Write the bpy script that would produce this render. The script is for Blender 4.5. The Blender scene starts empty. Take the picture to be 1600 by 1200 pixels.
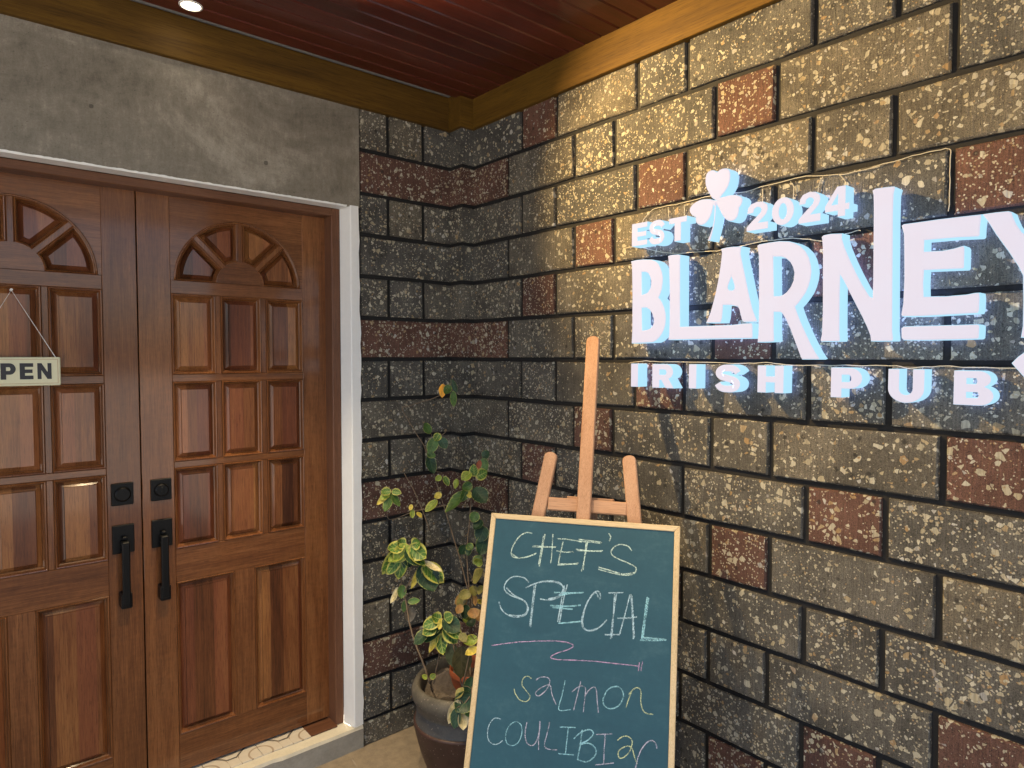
import bpy, bmesh, math, random
from mathutils import Vector, Matrix, noise as mnoise
R=math.radians; PI=math.pi
rng=random.Random(11)
sc=bpy.context.scene; col=sc.collection
CAM=[-1.8246,-2.5006,1.655]
BIG=[('B',[[(1.0464,1.9723),(1.0692,1.9739),(1.0967,1.973),(1.1319,1.9685),(1.1503,1.9613),(1.1613,1.952),(1.1687,1.94),(1.1761,1.9231),(1.1795,1.9066),(1.1793,1.8905),(1.1756,1.8681),(1.1699,1.8539),(1.1632,1.8436),(1.1721,1.8343),(1.179,1.8241),(1.1864,1.8091),(1.1918,1.7911),(1.1932,1.7733),(1.1911,1.7539),(1.1854,1.7379),(1.1777,1.7251),(1.1678,1.7139),(1.1559,1.7043),(1.1417,1.6986),(1.1149,1.6979),(1.0524,1.6964),(1.0538,1.7212),(1.0548,1.7483),(1.054,1.85),(1.0516,1.9347),(1.0501,1.9551)],[(1.0939,1.9314),(1.1098,1.9296),(1.1194,1.9244),(1.1265,1.9145),(1.1308,1.901),(1.1314,1.8878),(1.1279,1.8749),(1.1189,1.864),(1.1086,1.8598),(1.0948,1.8574)],[(1.0958,1.813),(1.1134,1.813),(1.1259,1.8064),(1.1363,1.7937),(1.1427,1.7786),(1.1437,1.7638),(1.1389,1.7524),(1.1288,1.7445),(1.1144,1.7406),(1.0976,1.7397)]]),('L',[[(1.1966,1.9734),(1.2113,1.9749),(1.2343,1.9739),(1.2457,1.9707),(1.2449,1.9513),(1.2462,1.8376),(1.2472,1.7473),(1.2901,1.7469),(1.3615,1.7464),(1.4293,1.7465),(1.4618,1.7492),(1.4904,1.7497),(1.494,1.7423),(1.495,1.7091),(1.4912,1.7054),(1.3622,1.7062),(1.2016,1.7058),(1.2045,1.7245),(1.2057,1.776),(1.2043,1.8724),(1.2009,1.9432)]]),('A',[[(1.3868,1.9727),(1.4053,1.9746),(1.4252,1.9745),(1.4561,1.9716),(1.454,1.9655),(1.4526,1.9511),(1.4586,1.9258),(1.4696,1.8812),(1.48,1.8369),(1.4928,1.79),(1.5026,1.7665),(1.5091,1.7524),(1.465,1.7526),(1.4591,1.7581),(1.4542,1.7744),(1.4497,1.7907),(1.4441,1.7984),(1.4249,1.8036),(1.3982,1.8054),(1.3972,1.786),(1.3955,1.7681),(1.3916,1.7538),(1.3386,1.7551),(1.3454,1.7671),(1.3539,1.785),(1.3621,1.8119),(1.3703,1.8417),(1.3783,1.8772),(1.3854,1.9185),(1.389,1.948),(1.3901,1.9598)],[(1.4235,1.8852),(1.4287,1.873),(1.4328,1.8609),(1.433,1.852),(1.4291,1.8476),(1.4175,1.8485),(1.4131,1.8535),(1.414,1.8624),(1.4187,1.8738)]]),('R',[[(1.5023,1.9676),(1.5083,1.9708),(1.5382,1.9722),(1.5691,1.9722),(1.596,1.9681),(1.6126,1.9618),(1.629,1.9519),(1.6438,1.9361),(1.6537,1.9179),(1.6599,1.8956),(1.6615,1.8799),(1.6596,1.8615),(1.6544,1.8418),(1.6471,1.8252),(1.6368,1.8102),(1.6274,1.7982),(1.6185,1.7892),(1.623,1.7763),(1.6333,1.7506),(1.6467,1.7219),(1.6633,1.6887),(1.6764,1.6652),(1.6883,1.6482),(1.6831,1.646),(1.6387,1.646),(1.6326,1.659),(1.625,1.678),(1.6042,1.7294),(1.5903,1.7571),(1.5816,1.7713),(1.5764,1.776),(1.5576,1.7773),(1.5583,1.7275),(1.5603,1.6965),(1.5541,1.6946),(1.5083,1.6939),(1.5107,1.7188),(1.5109,1.7785),(1.5094,1.8778),(1.5079,1.9373)],[(1.5532,1.9303),(1.5751,1.9279),(1.5886,1.9219),(1.5998,1.9118),(1.608,1.8976),(1.6126,1.8814),(1.6108,1.861),(1.6035,1.8441),(1.5922,1.8306),(1.5822,1.824),(1.5749,1.8216),(1.5567,1.8224)]]),('N',[[(1.6844,1.9681),(1.6896,1.9719),(1.7074,1.9732),(1.7385,1.9701),(1.7385,1.9573),(1.7454,1.9345),(1.7597,1.9),(1.7745,1.8677),(1.7927,1.8319),(1.8087,1.8049),(1.8146,1.8017),(1.8149,1.8444),(1.8135,1.9332),(1.8121,2.0218),(1.8106,2.0538),(1.808,2.0655),(1.8143,2.0693),(1.8342,2.0687),(1.857,2.0668),(1.8622,2.0638),(1.8587,2.0486),(1.8584,1.9969),(1.8612,1.8405),(1.8635,1.7182),(1.866,1.6972),(1.8635,1.6919),(1.8131,1.6923),(1.8114,1.7071),(1.8038,1.727),(1.7911,1.7545),(1.7654,1.8049),(1.7449,1.8466),(1.7363,1.8613),(1.7363,1.8142),(1.7377,1.718),(1.7396,1.6986),(1.7372,1.6931),(1.6892,1.6934),(1.6873,1.6973),(1.6907,1.7135),(1.6915,1.7796),(1.6886,1.9301),(1.6865,1.9566)]]),('E',[[(1.8764,1.9693),(1.8809,1.9724),(1.9137,1.9724),(1.9537,1.9727),(2.0015,1.9718),(2.0397,1.9707),(2.0397,1.9595),(2.0384,1.9421),(2.0383,1.9245),(2.0351,1.9214),(1.9934,1.9248),(1.9549,1.9262),(1.9283,1.9271),(1.928,1.9021),(1.9653,1.8992),(1.9877,1.9016),(2.0002,1.9045),(2.0073,1.9057),(2.01,1.8997),(2.0102,1.8781),(2.0102,1.8566),(2.0078,1.8532),(1.9697,1.8551),(1.9294,1.8571),(1.9285,1.8273),(1.93,1.7964),(1.9745,1.7938),(2.0155,1.7951),(2.0308,1.7976),(2.0405,1.7976),(2.042,1.7862),(2.0416,1.7578),(2.039,1.7515),(1.9916,1.7508),(1.9261,1.7497),(1.8828,1.7512),(1.8809,1.7562),(1.8846,1.781),(1.8855,1.8422),(1.8833,1.9188),(1.8818,1.9494)]]),('bar',[[(1.8818,1.7227),(1.887,1.7272),(1.9266,1.7274),(1.9922,1.7271),(2.0388,1.7273),(2.0431,1.7239),(2.0431,1.7115),(2.0426,1.6972),(2.0397,1.6941),(1.9931,1.6931),(1.9275,1.6927),(1.8878,1.6937),(1.883,1.6996)]]),('Y',[[(2.0403,1.9706),(2.0649,1.9709),(2.088,1.9699),(2.0951,1.9667),(2.0983,1.9556),(2.1044,1.9394),(2.1146,1.9209),(2.1756,1.8659),(2.2366,1.9209),(2.2468,1.9394),(2.2529,1.9556),(2.2561,1.9667),(2.2632,1.9699),(2.2863,1.9709),(2.3109,1.9706),(2.2975,1.9486),(2.2851,1.9242),(2.2608,1.8831),(2.243,1.8503),(2.2337,1.829),(2.2316,1.7743),(2.2309,1.7197),(2.2336,1.6958),(2.1176,1.6958),(2.1203,1.7197),(2.1196,1.7743),(2.1175,1.829),(2.1082,1.8503),(2.0904,1.8831),(2.0661,1.9242),(2.0537,1.9486)]]),('tail',[[(2.1028,1.6407),(2.1137,1.6546),(2.126,1.6656),(2.2028,1.6957),(2.3028,1.7007),(2.4027999999999996,1.6907),(2.3028,1.6357000000000002),(2.2028,1.5957000000000001),(2.1262,1.6101)]]),('clover',[[(1.3662,2.1189),(1.3583,2.1241),(1.3524,2.1289),(1.3473,2.1374),(1.3419,2.1465),(1.3358,2.1573),(1.3315,2.1683),(1.3298,2.1813),(1.3305,2.1939),(1.3344,2.2045),(1.3408,2.2095),(1.349,2.2111),(1.3583,2.2089),(1.3656,2.2049),(1.37,2.201),(1.3751,2.2044),(1.3842,2.2075),(1.3955,2.2069),(1.4054,2.2041),(1.4124,2.1976),(1.4154,2.1879),(1.4156,2.1756),(1.4141,2.166),(1.4104,2.1544),(1.405,2.1456),(1.3981,2.1377),(1.3898,2.1303),(1.3836,2.1246),(1.3969,2.125),(1.4081,2.1255),(1.4207,2.1252),(1.4317,2.1234),(1.4427,2.1195),(1.4509,2.1144),(1.4565,2.1068),(1.4558,2.0984),(1.4522,2.0906),(1.4453,2.0832),(1.4454,2.0758),(1.4436,2.0676),(1.4411,2.0594),(1.4357,2.0529),(1.4275,2.0487),(1.4193,2.0483),(1.4095,2.051),(1.4009,2.057),(1.3923,2.067),(1.385,2.0794),(1.3776,2.0932),(1.3717,2.1029),(1.3693,2.1058),(1.3685,2.0859),(1.3674,2.0659),(1.3654,2.0511),(1.3621,2.0377),(1.3572,2.0194),(1.3516,2.0006),(1.3407,2.0033),(1.3476,2.0169),(1.354,2.0325),(1.3582,2.0458),(1.3614,2.0618),(1.3634,2.0816),(1.3636,2.1005),(1.3607,2.1048),(1.358,2.0926),(1.3547,2.0818),(1.3496,2.0712),(1.3439,2.0632),(1.3375,2.0573),(1.3301,2.0532),(1.3212,2.051),(1.3122,2.0526),(1.3046,2.057),(1.2993,2.0648),(1.2973,2.0728),(1.2981,2.0792),(1.2904,2.0835),(1.2827,2.0894),(1.277,2.0968),(1.275,2.1041),(1.2771,2.1111),(1.2822,2.1172),(1.2898,2.1224),(1.2989,2.1263),(1.3094,2.1288),(1.3199,2.1293),(1.3333,2.1282),(1.3466,2.1259),(1.3569,2.1218)]])]
SMALL=[('E',1.0503,1.115,2.0195,2.0942),('S',1.1212,1.1839,2.0147,2.0929),('T',1.2002,1.2674,2.0151,2.089),('2',1.4692,1.5358,2.0114,2.0911),('0',1.5455,1.6098,2.014,2.0901),('2',1.6217,1.6821,2.0104,2.0912),('4',1.6923,1.7551,2.0135,2.0912),('I',1.0522,1.0828,1.5515,1.6292),('R',1.1407,1.2268,1.5516,1.6285),('I',1.2813,1.3095,1.5543,1.6293),('S',1.3736,1.4587,1.5475,1.63),('H',1.5113,1.5896,1.552,1.6285),('P',1.7175,1.7963,1.5483,1.6258),('U',1.8562,1.9364,1.5428,1.6243),('B',1.9959,2.0734,1.5449,1.623)]
WIRES=[[[-0.004,-1.0436,2.1039],[-0.004,-1.0677,2.1325],[-0.004,-1.102,2.1461],[-0.004,-1.1663,2.1458],[-0.004,-1.2278,2.1476],[-0.004,-1.3095,2.1511],[-0.004,-1.4289,2.141],[-0.004,-1.4796,2.1464],[-0.004,-1.6118,2.1493],[-0.004,-1.715,2.1352],[-0.004,-1.8094,2.14],[-0.004,-1.8962,2.1475],[-0.004,-1.9479,2.1463],[-0.004,-1.9587,2.1363],[-0.004,-1.9587,2.0886],[-0.004,-1.9584,1.9988]],[[-0.004,-1.6432,2.0879],[-0.004,-1.6494,2.1246],[-0.004,-1.6577,2.1383]],[[-0.004,-1.7223,2.1021],[-0.004,-1.712,2.1241],[-0.004,-1.7001,2.1383]],[[-0.004,-1.4846,2.094],[-0.004,-1.4838,2.1383]],[[-0.004,-1.5766,2.0926],[-0.004,-1.5778,2.1278],[-0.004,-1.5682,2.1438]],[[-0.004,-1.1568,2.108],[-0.004,-1.1537,2.1417]],[[-0.004,-1.2163,2.1069],[-0.004,-1.2158,2.1395]],[[-0.004,-0.9658,2.0288],[-0.004,-1.0364,2.0269],[-0.004,-1.1686,1.99],[-0.004,-1.3123,1.9814],[-0.004,-1.3461,1.9794],[-0.004,-1.4626,1.9862],[-0.004,-1.5788,1.9857],[-0.004,-1.6684,1.9654],[-0.004,-1.7349,1.9802],[-0.004,-1.7589,1.9818]],[[-0.004,-0.9993,1.6327],[-0.004,-1.0688,1.6377],[-0.004,-1.1483,1.6341],[-0.004,-1.2951,1.6354],[-0.004,-1.4279,1.6327],[-0.004,-1.5094,1.6354],[-0.004,-1.5862,1.6307],[-0.004,-1.6929,1.6303],[-0.004,-1.8367,1.632],[-0.004,-1.8809,1.6263],[-0.004,-1.9505,1.6319],[-0.004,-2.0411,1.6287],[-0.004,-2.1354,1.6274]]]
BTL=[-0.54315,-0.89807,1.16708]
BR=[0.54998,-0.83518,0.0]
BU=[0.29507,0.19431,0.93551]
BN=[-0.78132,-0.51451,0.3533]
BW=0.57
CHALK=[('w1','g',1.0,[(0.1352,-0.0527),(0.115,-0.0523),(0.0961,-0.0652),(0.0817,-0.0886),(0.0753,-0.1113),(0.0822,-0.1265),(0.1058,-0.1282),(0.1348,-0.1189),(0.1537,-0.1092)]),('w1','g',1.0,[(0.0779,-0.1174),(0.0956,-0.1266),(0.1188,-0.1253),(0.1521,-0.1125)]),('w1','g',1.0,[(0.175,-0.0516),(0.1707,-0.1003),(0.1658,-0.1473)]),('w1','g',1.0,[(0.1709,-0.0576),(0.1633,-0.1414)]),('w1','g',1.0,[(0.1992,-0.0497),(0.2006,-0.0979),(0.1999,-0.1351)]),('w1','g',1.0,[(0.1389,-0.0923),(0.1751,-0.0906),(0.2127,-0.0863)]),('w1','g',1.0,[(0.1406,-0.089),(0.2109,-0.0883)]),('w1','g',1.0,[(0.2322,-0.0704),(0.2265,-0.1051),(0.2231,-0.1343)]),('w1','g',1.0,[(0.2133,-0.0625),(0.2445,-0.062),(0.2885,-0.066)]),('w1','g',1.0,[(0.2149,-0.098),(0.2409,-0.0996),(0.2664,-0.0968)]),('w1','g',1.0,[(0.2208,-0.1382),(0.2501,-0.1344),(0.2827,-0.1279)]),('w1','g',1.0,[(0.2244,-0.1348),(0.2804,-0.1306)]),('w1','g',1.0,[(0.2778,-0.0594),(0.3149,-0.0609),(0.3479,-0.0632)]),('w1','g',1.0,[(0.2782,-0.0643),(0.3437,-0.066)]),('w1','g',1.0,[(0.3056,-0.0647),(0.3003,-0.1081),(0.2938,-0.15)]),('w1','g',1.0,[(0.3014,-0.0681),(0.2979,-0.146)]),('w1','g',1.0,[(0.2722,-0.0884),(0.3105,-0.0902),(0.3524,-0.0861)]),('w1','g',1.0,[(0.2757,-0.0918),(0.3482,-0.0889)]),('w1','g',1.0,[(0.3658,-0.0353),(0.3726,-0.0447),(0.3695,-0.0578)]),('w1','g',1.0,[(0.4356,-0.0799),(0.4234,-0.0676),(0.3998,-0.0646),(0.3818,-0.0758),(0.3764,-0.0908),(0.3894,-0.1025),(0.4207,-0.113),(0.4455,-0.1228),(0.4501,-0.1325),(0.4434,-0.1437),(0.4194,-0.1495),(0.3826,-0.1468),(0.342,-0.1397)]),('w1','g',1.0,[(0.3416,-0.1337),(0.3761,-0.1403),(0.4132,-0.1465),(0.448,-0.1398)]),('w2','b',1.1,[(0.1389,-0.1957),(0.1192,-0.1829),(0.0883,-0.1845),(0.0682,-0.2023),(0.0665,-0.224),(0.0906,-0.2387),(0.1277,-0.2483),(0.1438,-0.2676),(0.1349,-0.2888),(0.1032,-0.2969),(0.0728,-0.2881),(0.0578,-0.2716),(0.0531,-0.2588)]),('w2','b',1.1,[(0.0711,-0.2174),(0.097,-0.2362),(0.1325,-0.2508),(0.1412,-0.2739),(0.1253,-0.2904),(0.0865,-0.2927)]),('w2','b',1.1,[(0.1601,-0.1998),(0.1574,-0.2543),(0.1559,-0.3195)]),('w2','b',1.1,[(0.1559,-0.2033),(0.1531,-0.3169)]),('w2','b',1.1,[(0.1306,-0.2117),(0.1649,-0.1945),(0.203,-0.1873),(0.2355,-0.1927),(0.2468,-0.2066),(0.235,-0.2257),(0.2074,-0.2385),(0.1767,-0.2392)]),('w2','b',1.1,[(0.1399,-0.2066),(0.1837,-0.1879),(0.2287,-0.1873),(0.2427,-0.204),(0.2287,-0.2263),(0.2009,-0.2368)]),('w2','b',1.1,[(0.2544,-0.1909),(0.2456,-0.2395),(0.2391,-0.3)]),('w2','b',1.1,[(0.2452,-0.1948),(0.2344,-0.2964)]),('w2','b',1.1,[(0.3514,-0.223),(0.3524,-0.2094),(0.3427,-0.201),(0.3263,-0.2149),(0.3101,-0.2506),(0.3032,-0.285),(0.3115,-0.3071),(0.3373,-0.3088),(0.3605,-0.2926),(0.3746,-0.2756)]),('w2','b',1.1,[(0.3474,-0.2176),(0.3368,-0.2057),(0.3169,-0.2323),(0.3076,-0.2683),(0.3071,-0.2972),(0.3221,-0.3105),(0.349,-0.3018)]),('w2','b',1.1,[(0.3977,-0.1997),(0.3922,-0.2652),(0.3877,-0.3253)]),('w2','b',1.1,[(0.3929,-0.2014),(0.3917,-0.322)]),('w2','b',1.1,[(0.3747,-0.2026),(0.417,-0.1979)]),('w2','b',1.1,[(0.371,-0.3159),(0.4126,-0.3112)]),('w2','b',1.1,[(0.4358,-0.2019),(0.4247,-0.256),(0.4125,-0.3095)]),('w2','b',1.1,[(0.4381,-0.1999),(0.4457,-0.2595),(0.4513,-0.3186)]),('w2','b',1.1,[(0.4413,-0.2025),(0.4535,-0.315)]),('w2','b',1.1,[(0.4044,-0.2684),(0.4311,-0.265),(0.4587,-0.2593)]),('w2','c',1.3,[(0.217,-0.2167),(0.2625,-0.2135),(0.3047,-0.2088)]),('w2','c',1.3,[(0.2316,-0.223),(0.2564,-0.217),(0.2843,-0.2108)]),('w2','c',1.3,[(0.2087,-0.2539),(0.259,-0.2511),(0.2973,-0.2443)]),('w2','c',1.3,[(0.2154,-0.2579),(0.247,-0.2582),(0.2752,-0.2577)]),('w2','c',1.3,[(0.2366,-0.3003),(0.2686,-0.2945),(0.3003,-0.2876)]),('w2','c',1.3,[(0.4847,-0.2028),(0.4782,-0.2617),(0.4735,-0.3161)]),('w2','c',1.3,[(0.4884,-0.2048),(0.4817,-0.2614),(0.4768,-0.3113)]),('w2','c',1.3,[(0.4689,-0.3189),(0.5036,-0.316),(0.5408,-0.3107)]),('w2','c',1.3,[(0.4744,-0.3116),(0.5368,-0.3095)]),('line','p',0.8,[(0.044,-0.3825),(0.082,-0.3728),(0.1231,-0.364),(0.1608,-0.3574),(0.1982,-0.352),(0.2355,-0.3483),(0.2634,-0.348),(0.2822,-0.3526),(0.2827,-0.3583),(0.268,-0.3679),(0.2382,-0.3805),(0.2234,-0.3902),(0.2232,-0.3947),(0.2395,-0.3967),(0.2762,-0.394),(0.3244,-0.3898),(0.3722,-0.3879),(0.4136,-0.3873),(0.466,-0.3864)]),('line','p',0.8,[(0.4702,-0.3766),(0.4677,-0.3992)]),('line','p',0.8,[(0.4781,-0.3729),(0.4746,-0.3983)]),('w3','y',0.75,[(0.1713,-0.4552),(0.1583,-0.4506),(0.1466,-0.4594),(0.1458,-0.4763),(0.1609,-0.49),(0.1714,-0.5024),(0.1634,-0.5156),(0.1447,-0.5154),(0.1296,-0.5024),(0.1231,-0.4882)]),('w3','v',0.75,[(0.1841,-0.458),(0.1975,-0.4485),(0.2159,-0.4467),(0.2246,-0.454),(0.2211,-0.471),(0.2073,-0.4894),(0.1927,-0.4979),(0.187,-0.4899),(0.2029,-0.4745),(0.2256,-0.466),(0.2336,-0.4887),(0.2472,-0.5125)]),('w3','c',0.75,[(0.2681,-0.4484),(0.2621,-0.4876),(0.256,-0.5243),(0.2887,-0.5198)]),('w3','v',0.75,[(0.3114,-0.4456),(0.3045,-0.4831),(0.2971,-0.5202)]),('w3','v',0.75,[(0.2895,-0.4747),(0.3059,-0.46),(0.3188,-0.4562),(0.3264,-0.4623),(0.3261,-0.4845),(0.3245,-0.5218)]),('w3','v',0.75,[(0.3258,-0.4808),(0.3355,-0.4649),(0.349,-0.4544),(0.3566,-0.4621),(0.3606,-0.488),(0.3653,-0.5167)]),('w3','c',1.0,[(0.4004,-0.4467),(0.3853,-0.4594),(0.3767,-0.4832),(0.3817,-0.4985),(0.3994,-0.5025),(0.4191,-0.4924),(0.4296,-0.4734),(0.4288,-0.4559),(0.4155,-0.4453),(0.3981,-0.4481)]),('w3','y',0.85,[(0.4538,-0.4489),(0.4467,-0.4685),(0.4393,-0.4938)]),('w3','y',0.85,[(0.4452,-0.4607),(0.4571,-0.4458),(0.4695,-0.4409),(0.4773,-0.4495),(0.4778,-0.4749),(0.4849,-0.495),(0.4964,-0.5012),(0.5115,-0.5007)]),('w4','b',0.75,[(0.0928,-0.5708),(0.074,-0.5718),(0.0614,-0.5889),(0.0583,-0.6112),(0.0644,-0.6303),(0.0795,-0.6367),(0.0935,-0.633),(0.1043,-0.6234)]),('w4','c',0.75,[(0.1378,-0.57),(0.1204,-0.5822),(0.1117,-0.6061),(0.1158,-0.627),(0.1319,-0.6327),(0.1492,-0.621),(0.1572,-0.5969),(0.1528,-0.5776),(0.139,-0.5698)]),('w4','v',0.75,[(0.1685,-0.5683),(0.1665,-0.5982),(0.1734,-0.6185),(0.1873,-0.6244),(0.2001,-0.6119),(0.2065,-0.5817),(0.2057,-0.5604)]),('w4','v',0.75,[(0.206,-0.563),(0.206,-0.6031),(0.208,-0.6319)]),('w4','v',0.75,[(0.2335,-0.5591),(0.2283,-0.5892),(0.2237,-0.619),(0.2375,-0.6259),(0.2594,-0.6241)]),('w4','c',0.9,[(0.2861,-0.5639),(0.2845,-0.5969),(0.2824,-0.6316)]),('w4','c',0.9,[(0.2625,-0.5673),(0.3055,-0.5622)]),('w4','c',0.9,[(0.2636,-0.6324),(0.3057,-0.6291)]),('w4','c',1.05,[(0.3245,-0.5648),(0.3213,-0.6019),(0.317,-0.6398)]),('w4','c',1.05,[(0.3028,-0.59),(0.3221,-0.5714),(0.3448,-0.5618),(0.3553,-0.5708),(0.3408,-0.5886),(0.3201,-0.601),(0.3453,-0.5952),(0.3633,-0.6049),(0.3632,-0.6214),(0.347,-0.6382),(0.3287,-0.641),(0.3157,-0.6379)]),('w4','v',0.75,[(0.3874,-0.5661),(0.3867,-0.6025),(0.3872,-0.6392)]),('w4','v',0.75,[(0.3629,-0.5707),(0.4057,-0.5635)]),('w4','v',0.75,[(0.3647,-0.6447),(0.414,-0.632)]),('w4','y',0.85,[(0.4207,-0.5768),(0.4343,-0.5655),(0.4512,-0.5646),(0.4597,-0.5762),(0.4529,-0.6002),(0.4369,-0.6163),(0.4256,-0.616),(0.4259,-0.6007),(0.4439,-0.5878),(0.4591,-0.5891),(0.4674,-0.6106),(0.4753,-0.6255)]),('w4','v',0.85,[(0.5244,-0.5808),(0.5183,-0.5665),(0.5045,-0.5655),(0.4884,-0.5821),(0.4782,-0.6039),(0.473,-0.6249),(0.4697,-0.6504),(0.4781,-0.665),(0.4972,-0.6619)])]
ST1=[[[-0.458,-0.4209,0.4144],[-0.4709,-0.3926,0.4896],[-0.4737,-0.3478,0.5421],[-0.4747,-0.3037,0.6111],[-0.4703,-0.2781,0.6657],[-0.4714,-0.2613,0.7122],[-0.4743,-0.2425,0.7717],[-0.457,-0.2389,0.8622],[-0.4534,-0.2527,0.9056]],[[-0.4711,-0.2609,0.7248],[-0.4393,-0.2715,0.7844],[-0.4017,-0.2876,0.8344]],[[-0.447,-0.4303,0.4144],[-0.4381,-0.4347,0.4701],[-0.4252,-0.4417,0.5427],[-0.4181,-0.4443,0.6032],[-0.4204,-0.4523,0.6605]]]
ST2=[[[-0.2826,-0.4407,0.3806],[-0.2569,-0.4022,0.5195],[-0.2391,-0.3829,0.6654],[-0.2358,-0.3699,0.7134],[-0.2322,-0.3523,0.8473],[-0.1967,-0.3223,0.9853],[-0.1853,-0.3248,1.1117],[-0.1837,-0.3358,1.1766],[-0.1579,-0.3539,1.2448]],[[-0.2391,-0.3829,0.6654],[-0.2445,-0.3163,0.8334],[-0.2603,-0.2115,1.0554],[-0.293,-0.1464,1.2527],[-0.3126,-0.113,1.3159],[-0.359,-0.0673,1.4264],[-0.336,-0.086,1.4427],[-0.2382,-0.1668,1.4861],[-0.2057,-0.2049,1.5352]],[[-0.293,-0.1464,1.2527],[-0.2852,-0.1639,1.2943],[-0.2477,-0.1943,1.3212],[-0.233,-0.2059,1.3373]],[[-0.1973,-0.3188,1.0379],[-0.2402,-0.243,1.0337],[-0.3021,-0.1782,1.0153],[-0.3492,-0.1388,1.0045],[-0.4344,-0.0811,0.972],[-0.4376,-0.0874,1.046],[-0.4374,-0.0981,1.0932]],[[-0.3059,-0.1932,0.9245],[-0.334,-0.1351,1.0664],[-0.3651,-0.0902,1.1584]],[[-0.2227,-0.3528,0.9821],[-0.1985,-0.3851,1.0079],[-0.188,-0.4094,0.9692]]]
ST3=[[[-0.401,-0.5476,0.4276],[-0.412,-0.5864,0.5057],[-0.3978,-0.5947,0.5755],[-0.3841,-0.6036,0.622]],[[-0.401,-0.5476,0.4276],[-0.4339,-0.6466,0.507],[-0.4646,-0.6875,0.4825],[-0.4953,-0.6769,0.4412]],[[-0.401,-0.5476,0.4276],[-0.4114,-0.5341,0.5103],[-0.4221,-0.5208,0.5858]]]
P1=[('var',[-0.4663,-0.2547,0.9085],[-0.5247,-0.2319,0.8991],0.0479),('lime',[-0.4566,-0.2627,0.9135],[-0.5101,-0.26,0.8523],0.0529),('var',[-0.4743,-0.2485,0.8984],[-0.5405,-0.2237,0.8041],0.0554),('var',[-0.473,-0.251,0.8732],[-0.499,-0.2599,0.7868],0.0479),('var',[-0.451,-0.2678,0.9085],[-0.4171,-0.3254,0.8644],0.0604),('dark',[-0.4589,-0.2616,0.8984],[-0.4421,-0.3184,0.845],0.0529),('dark',[-0.4631,-0.2588,0.8833],[-0.4701,-0.2697,0.8186],0.0327),('dark',[-0.4125,-0.3043,0.8407],[-0.3956,-0.3506,0.7421],0.0781),('yellow',[-0.4126,-0.3045,0.8356],[-0.4601,-0.2952,0.7494],0.0227),('cream',[-0.4085,-0.3074,0.8457],[-0.3765,-0.3759,0.8153],0.0227),('cream',[-0.4898,-0.244,0.7423],[-0.5105,-0.2296,0.6844],0.0252),('green',[-0.4762,-0.2551,0.7524],[-0.4864,-0.2621,0.7057],0.0302),('green',[-0.4701,-0.2636,0.6921],[-0.477,-0.2603,0.6468],0.0201),('green',[-0.4625,-0.2703,0.6871],[-0.4332,-0.308,0.6958],0.0227),('grey',[-0.4554,-0.2776,0.6644],[-0.4569,-0.2795,0.6091],0.0403),('var',[-0.4625,-0.258,0.9085],[-0.4902,-0.2465,0.9263],0.0428),('var',[-0.4453,-0.2727,0.906],[-0.4272,-0.3002,0.9265],0.0428),('lime',[-0.4667,-0.2552,0.8934],[-0.5289,-0.2437,0.8572],0.0453),('var',[-0.4495,-0.2699,0.8934],[-0.4217,-0.3232,0.8344],0.0453),('dark',[-0.4629,-0.2585,0.8934],[-0.4583,-0.279,0.8311],0.0453),('var',[-0.4106,-0.3061,0.8382],[-0.3605,-0.3656,0.7712],0.0604),('var',[-0.4811,-0.245,0.8581],[-0.534,-0.2422,0.8074],0.0378),('var',[-0.4297,-0.4573,0.6644],[-0.4604,-0.4433,0.6827],0.0385),('var',[-0.4223,-0.4635,0.6668],[-0.4057,-0.4898,0.6828],0.0385),('dark',[-0.4306,-0.4585,0.6308],[-0.4919,-0.4215,0.5917],0.0385),('dark',[-0.4198,-0.4681,0.6236],[-0.4088,-0.4939,0.5632],0.0433),('var',[-0.4412,-0.4486,0.6452],[-0.4984,-0.4405,0.624],0.0409),('var',[-0.4173,-0.4688,0.6476],[-0.3939,-0.5303,0.61],0.0433),('dark',[-0.4673,-0.4275,0.6259],[-0.5211,-0.4101,0.5864],0.0457),('var',[-0.4333,-0.4542,0.6644],[-0.4923,-0.4312,0.6484],0.0433),('dark',[-0.4333,-0.4542,0.6644],[-0.4731,-0.4492,0.6175],0.036),('dark',[-0.4241,-0.4618,0.6692],[-0.3929,-0.5168,0.632],0.0553),('var',[-0.4212,-0.4659,0.6404],[-0.4013,-0.5121,0.5867],0.0505),('yellow',[-0.4295,-0.4572,0.6692],[-0.449,-0.4687,0.6366],0.0192),('yellow',[-0.4401,-0.4512,0.6164],[-0.4784,-0.4483,0.5532],0.024),('var',[-0.4365,-0.4544,0.6116],[-0.4461,-0.4892,0.5506],0.0409),('brown',[-0.4578,-0.4348,0.6403],[-0.4651,-0.4325,0.5683],0.0192),('var',[-0.4192,-0.4673,0.6452],[-0.4133,-0.5004,0.6129],0.024),('lime',[-0.4757,-0.4305,0.4434],[-0.49,-0.4176,0.4554],0.0168),('lime',[-0.4684,-0.4367,0.4434],[-0.4534,-0.4487,0.4579],0.0192)]
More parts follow.
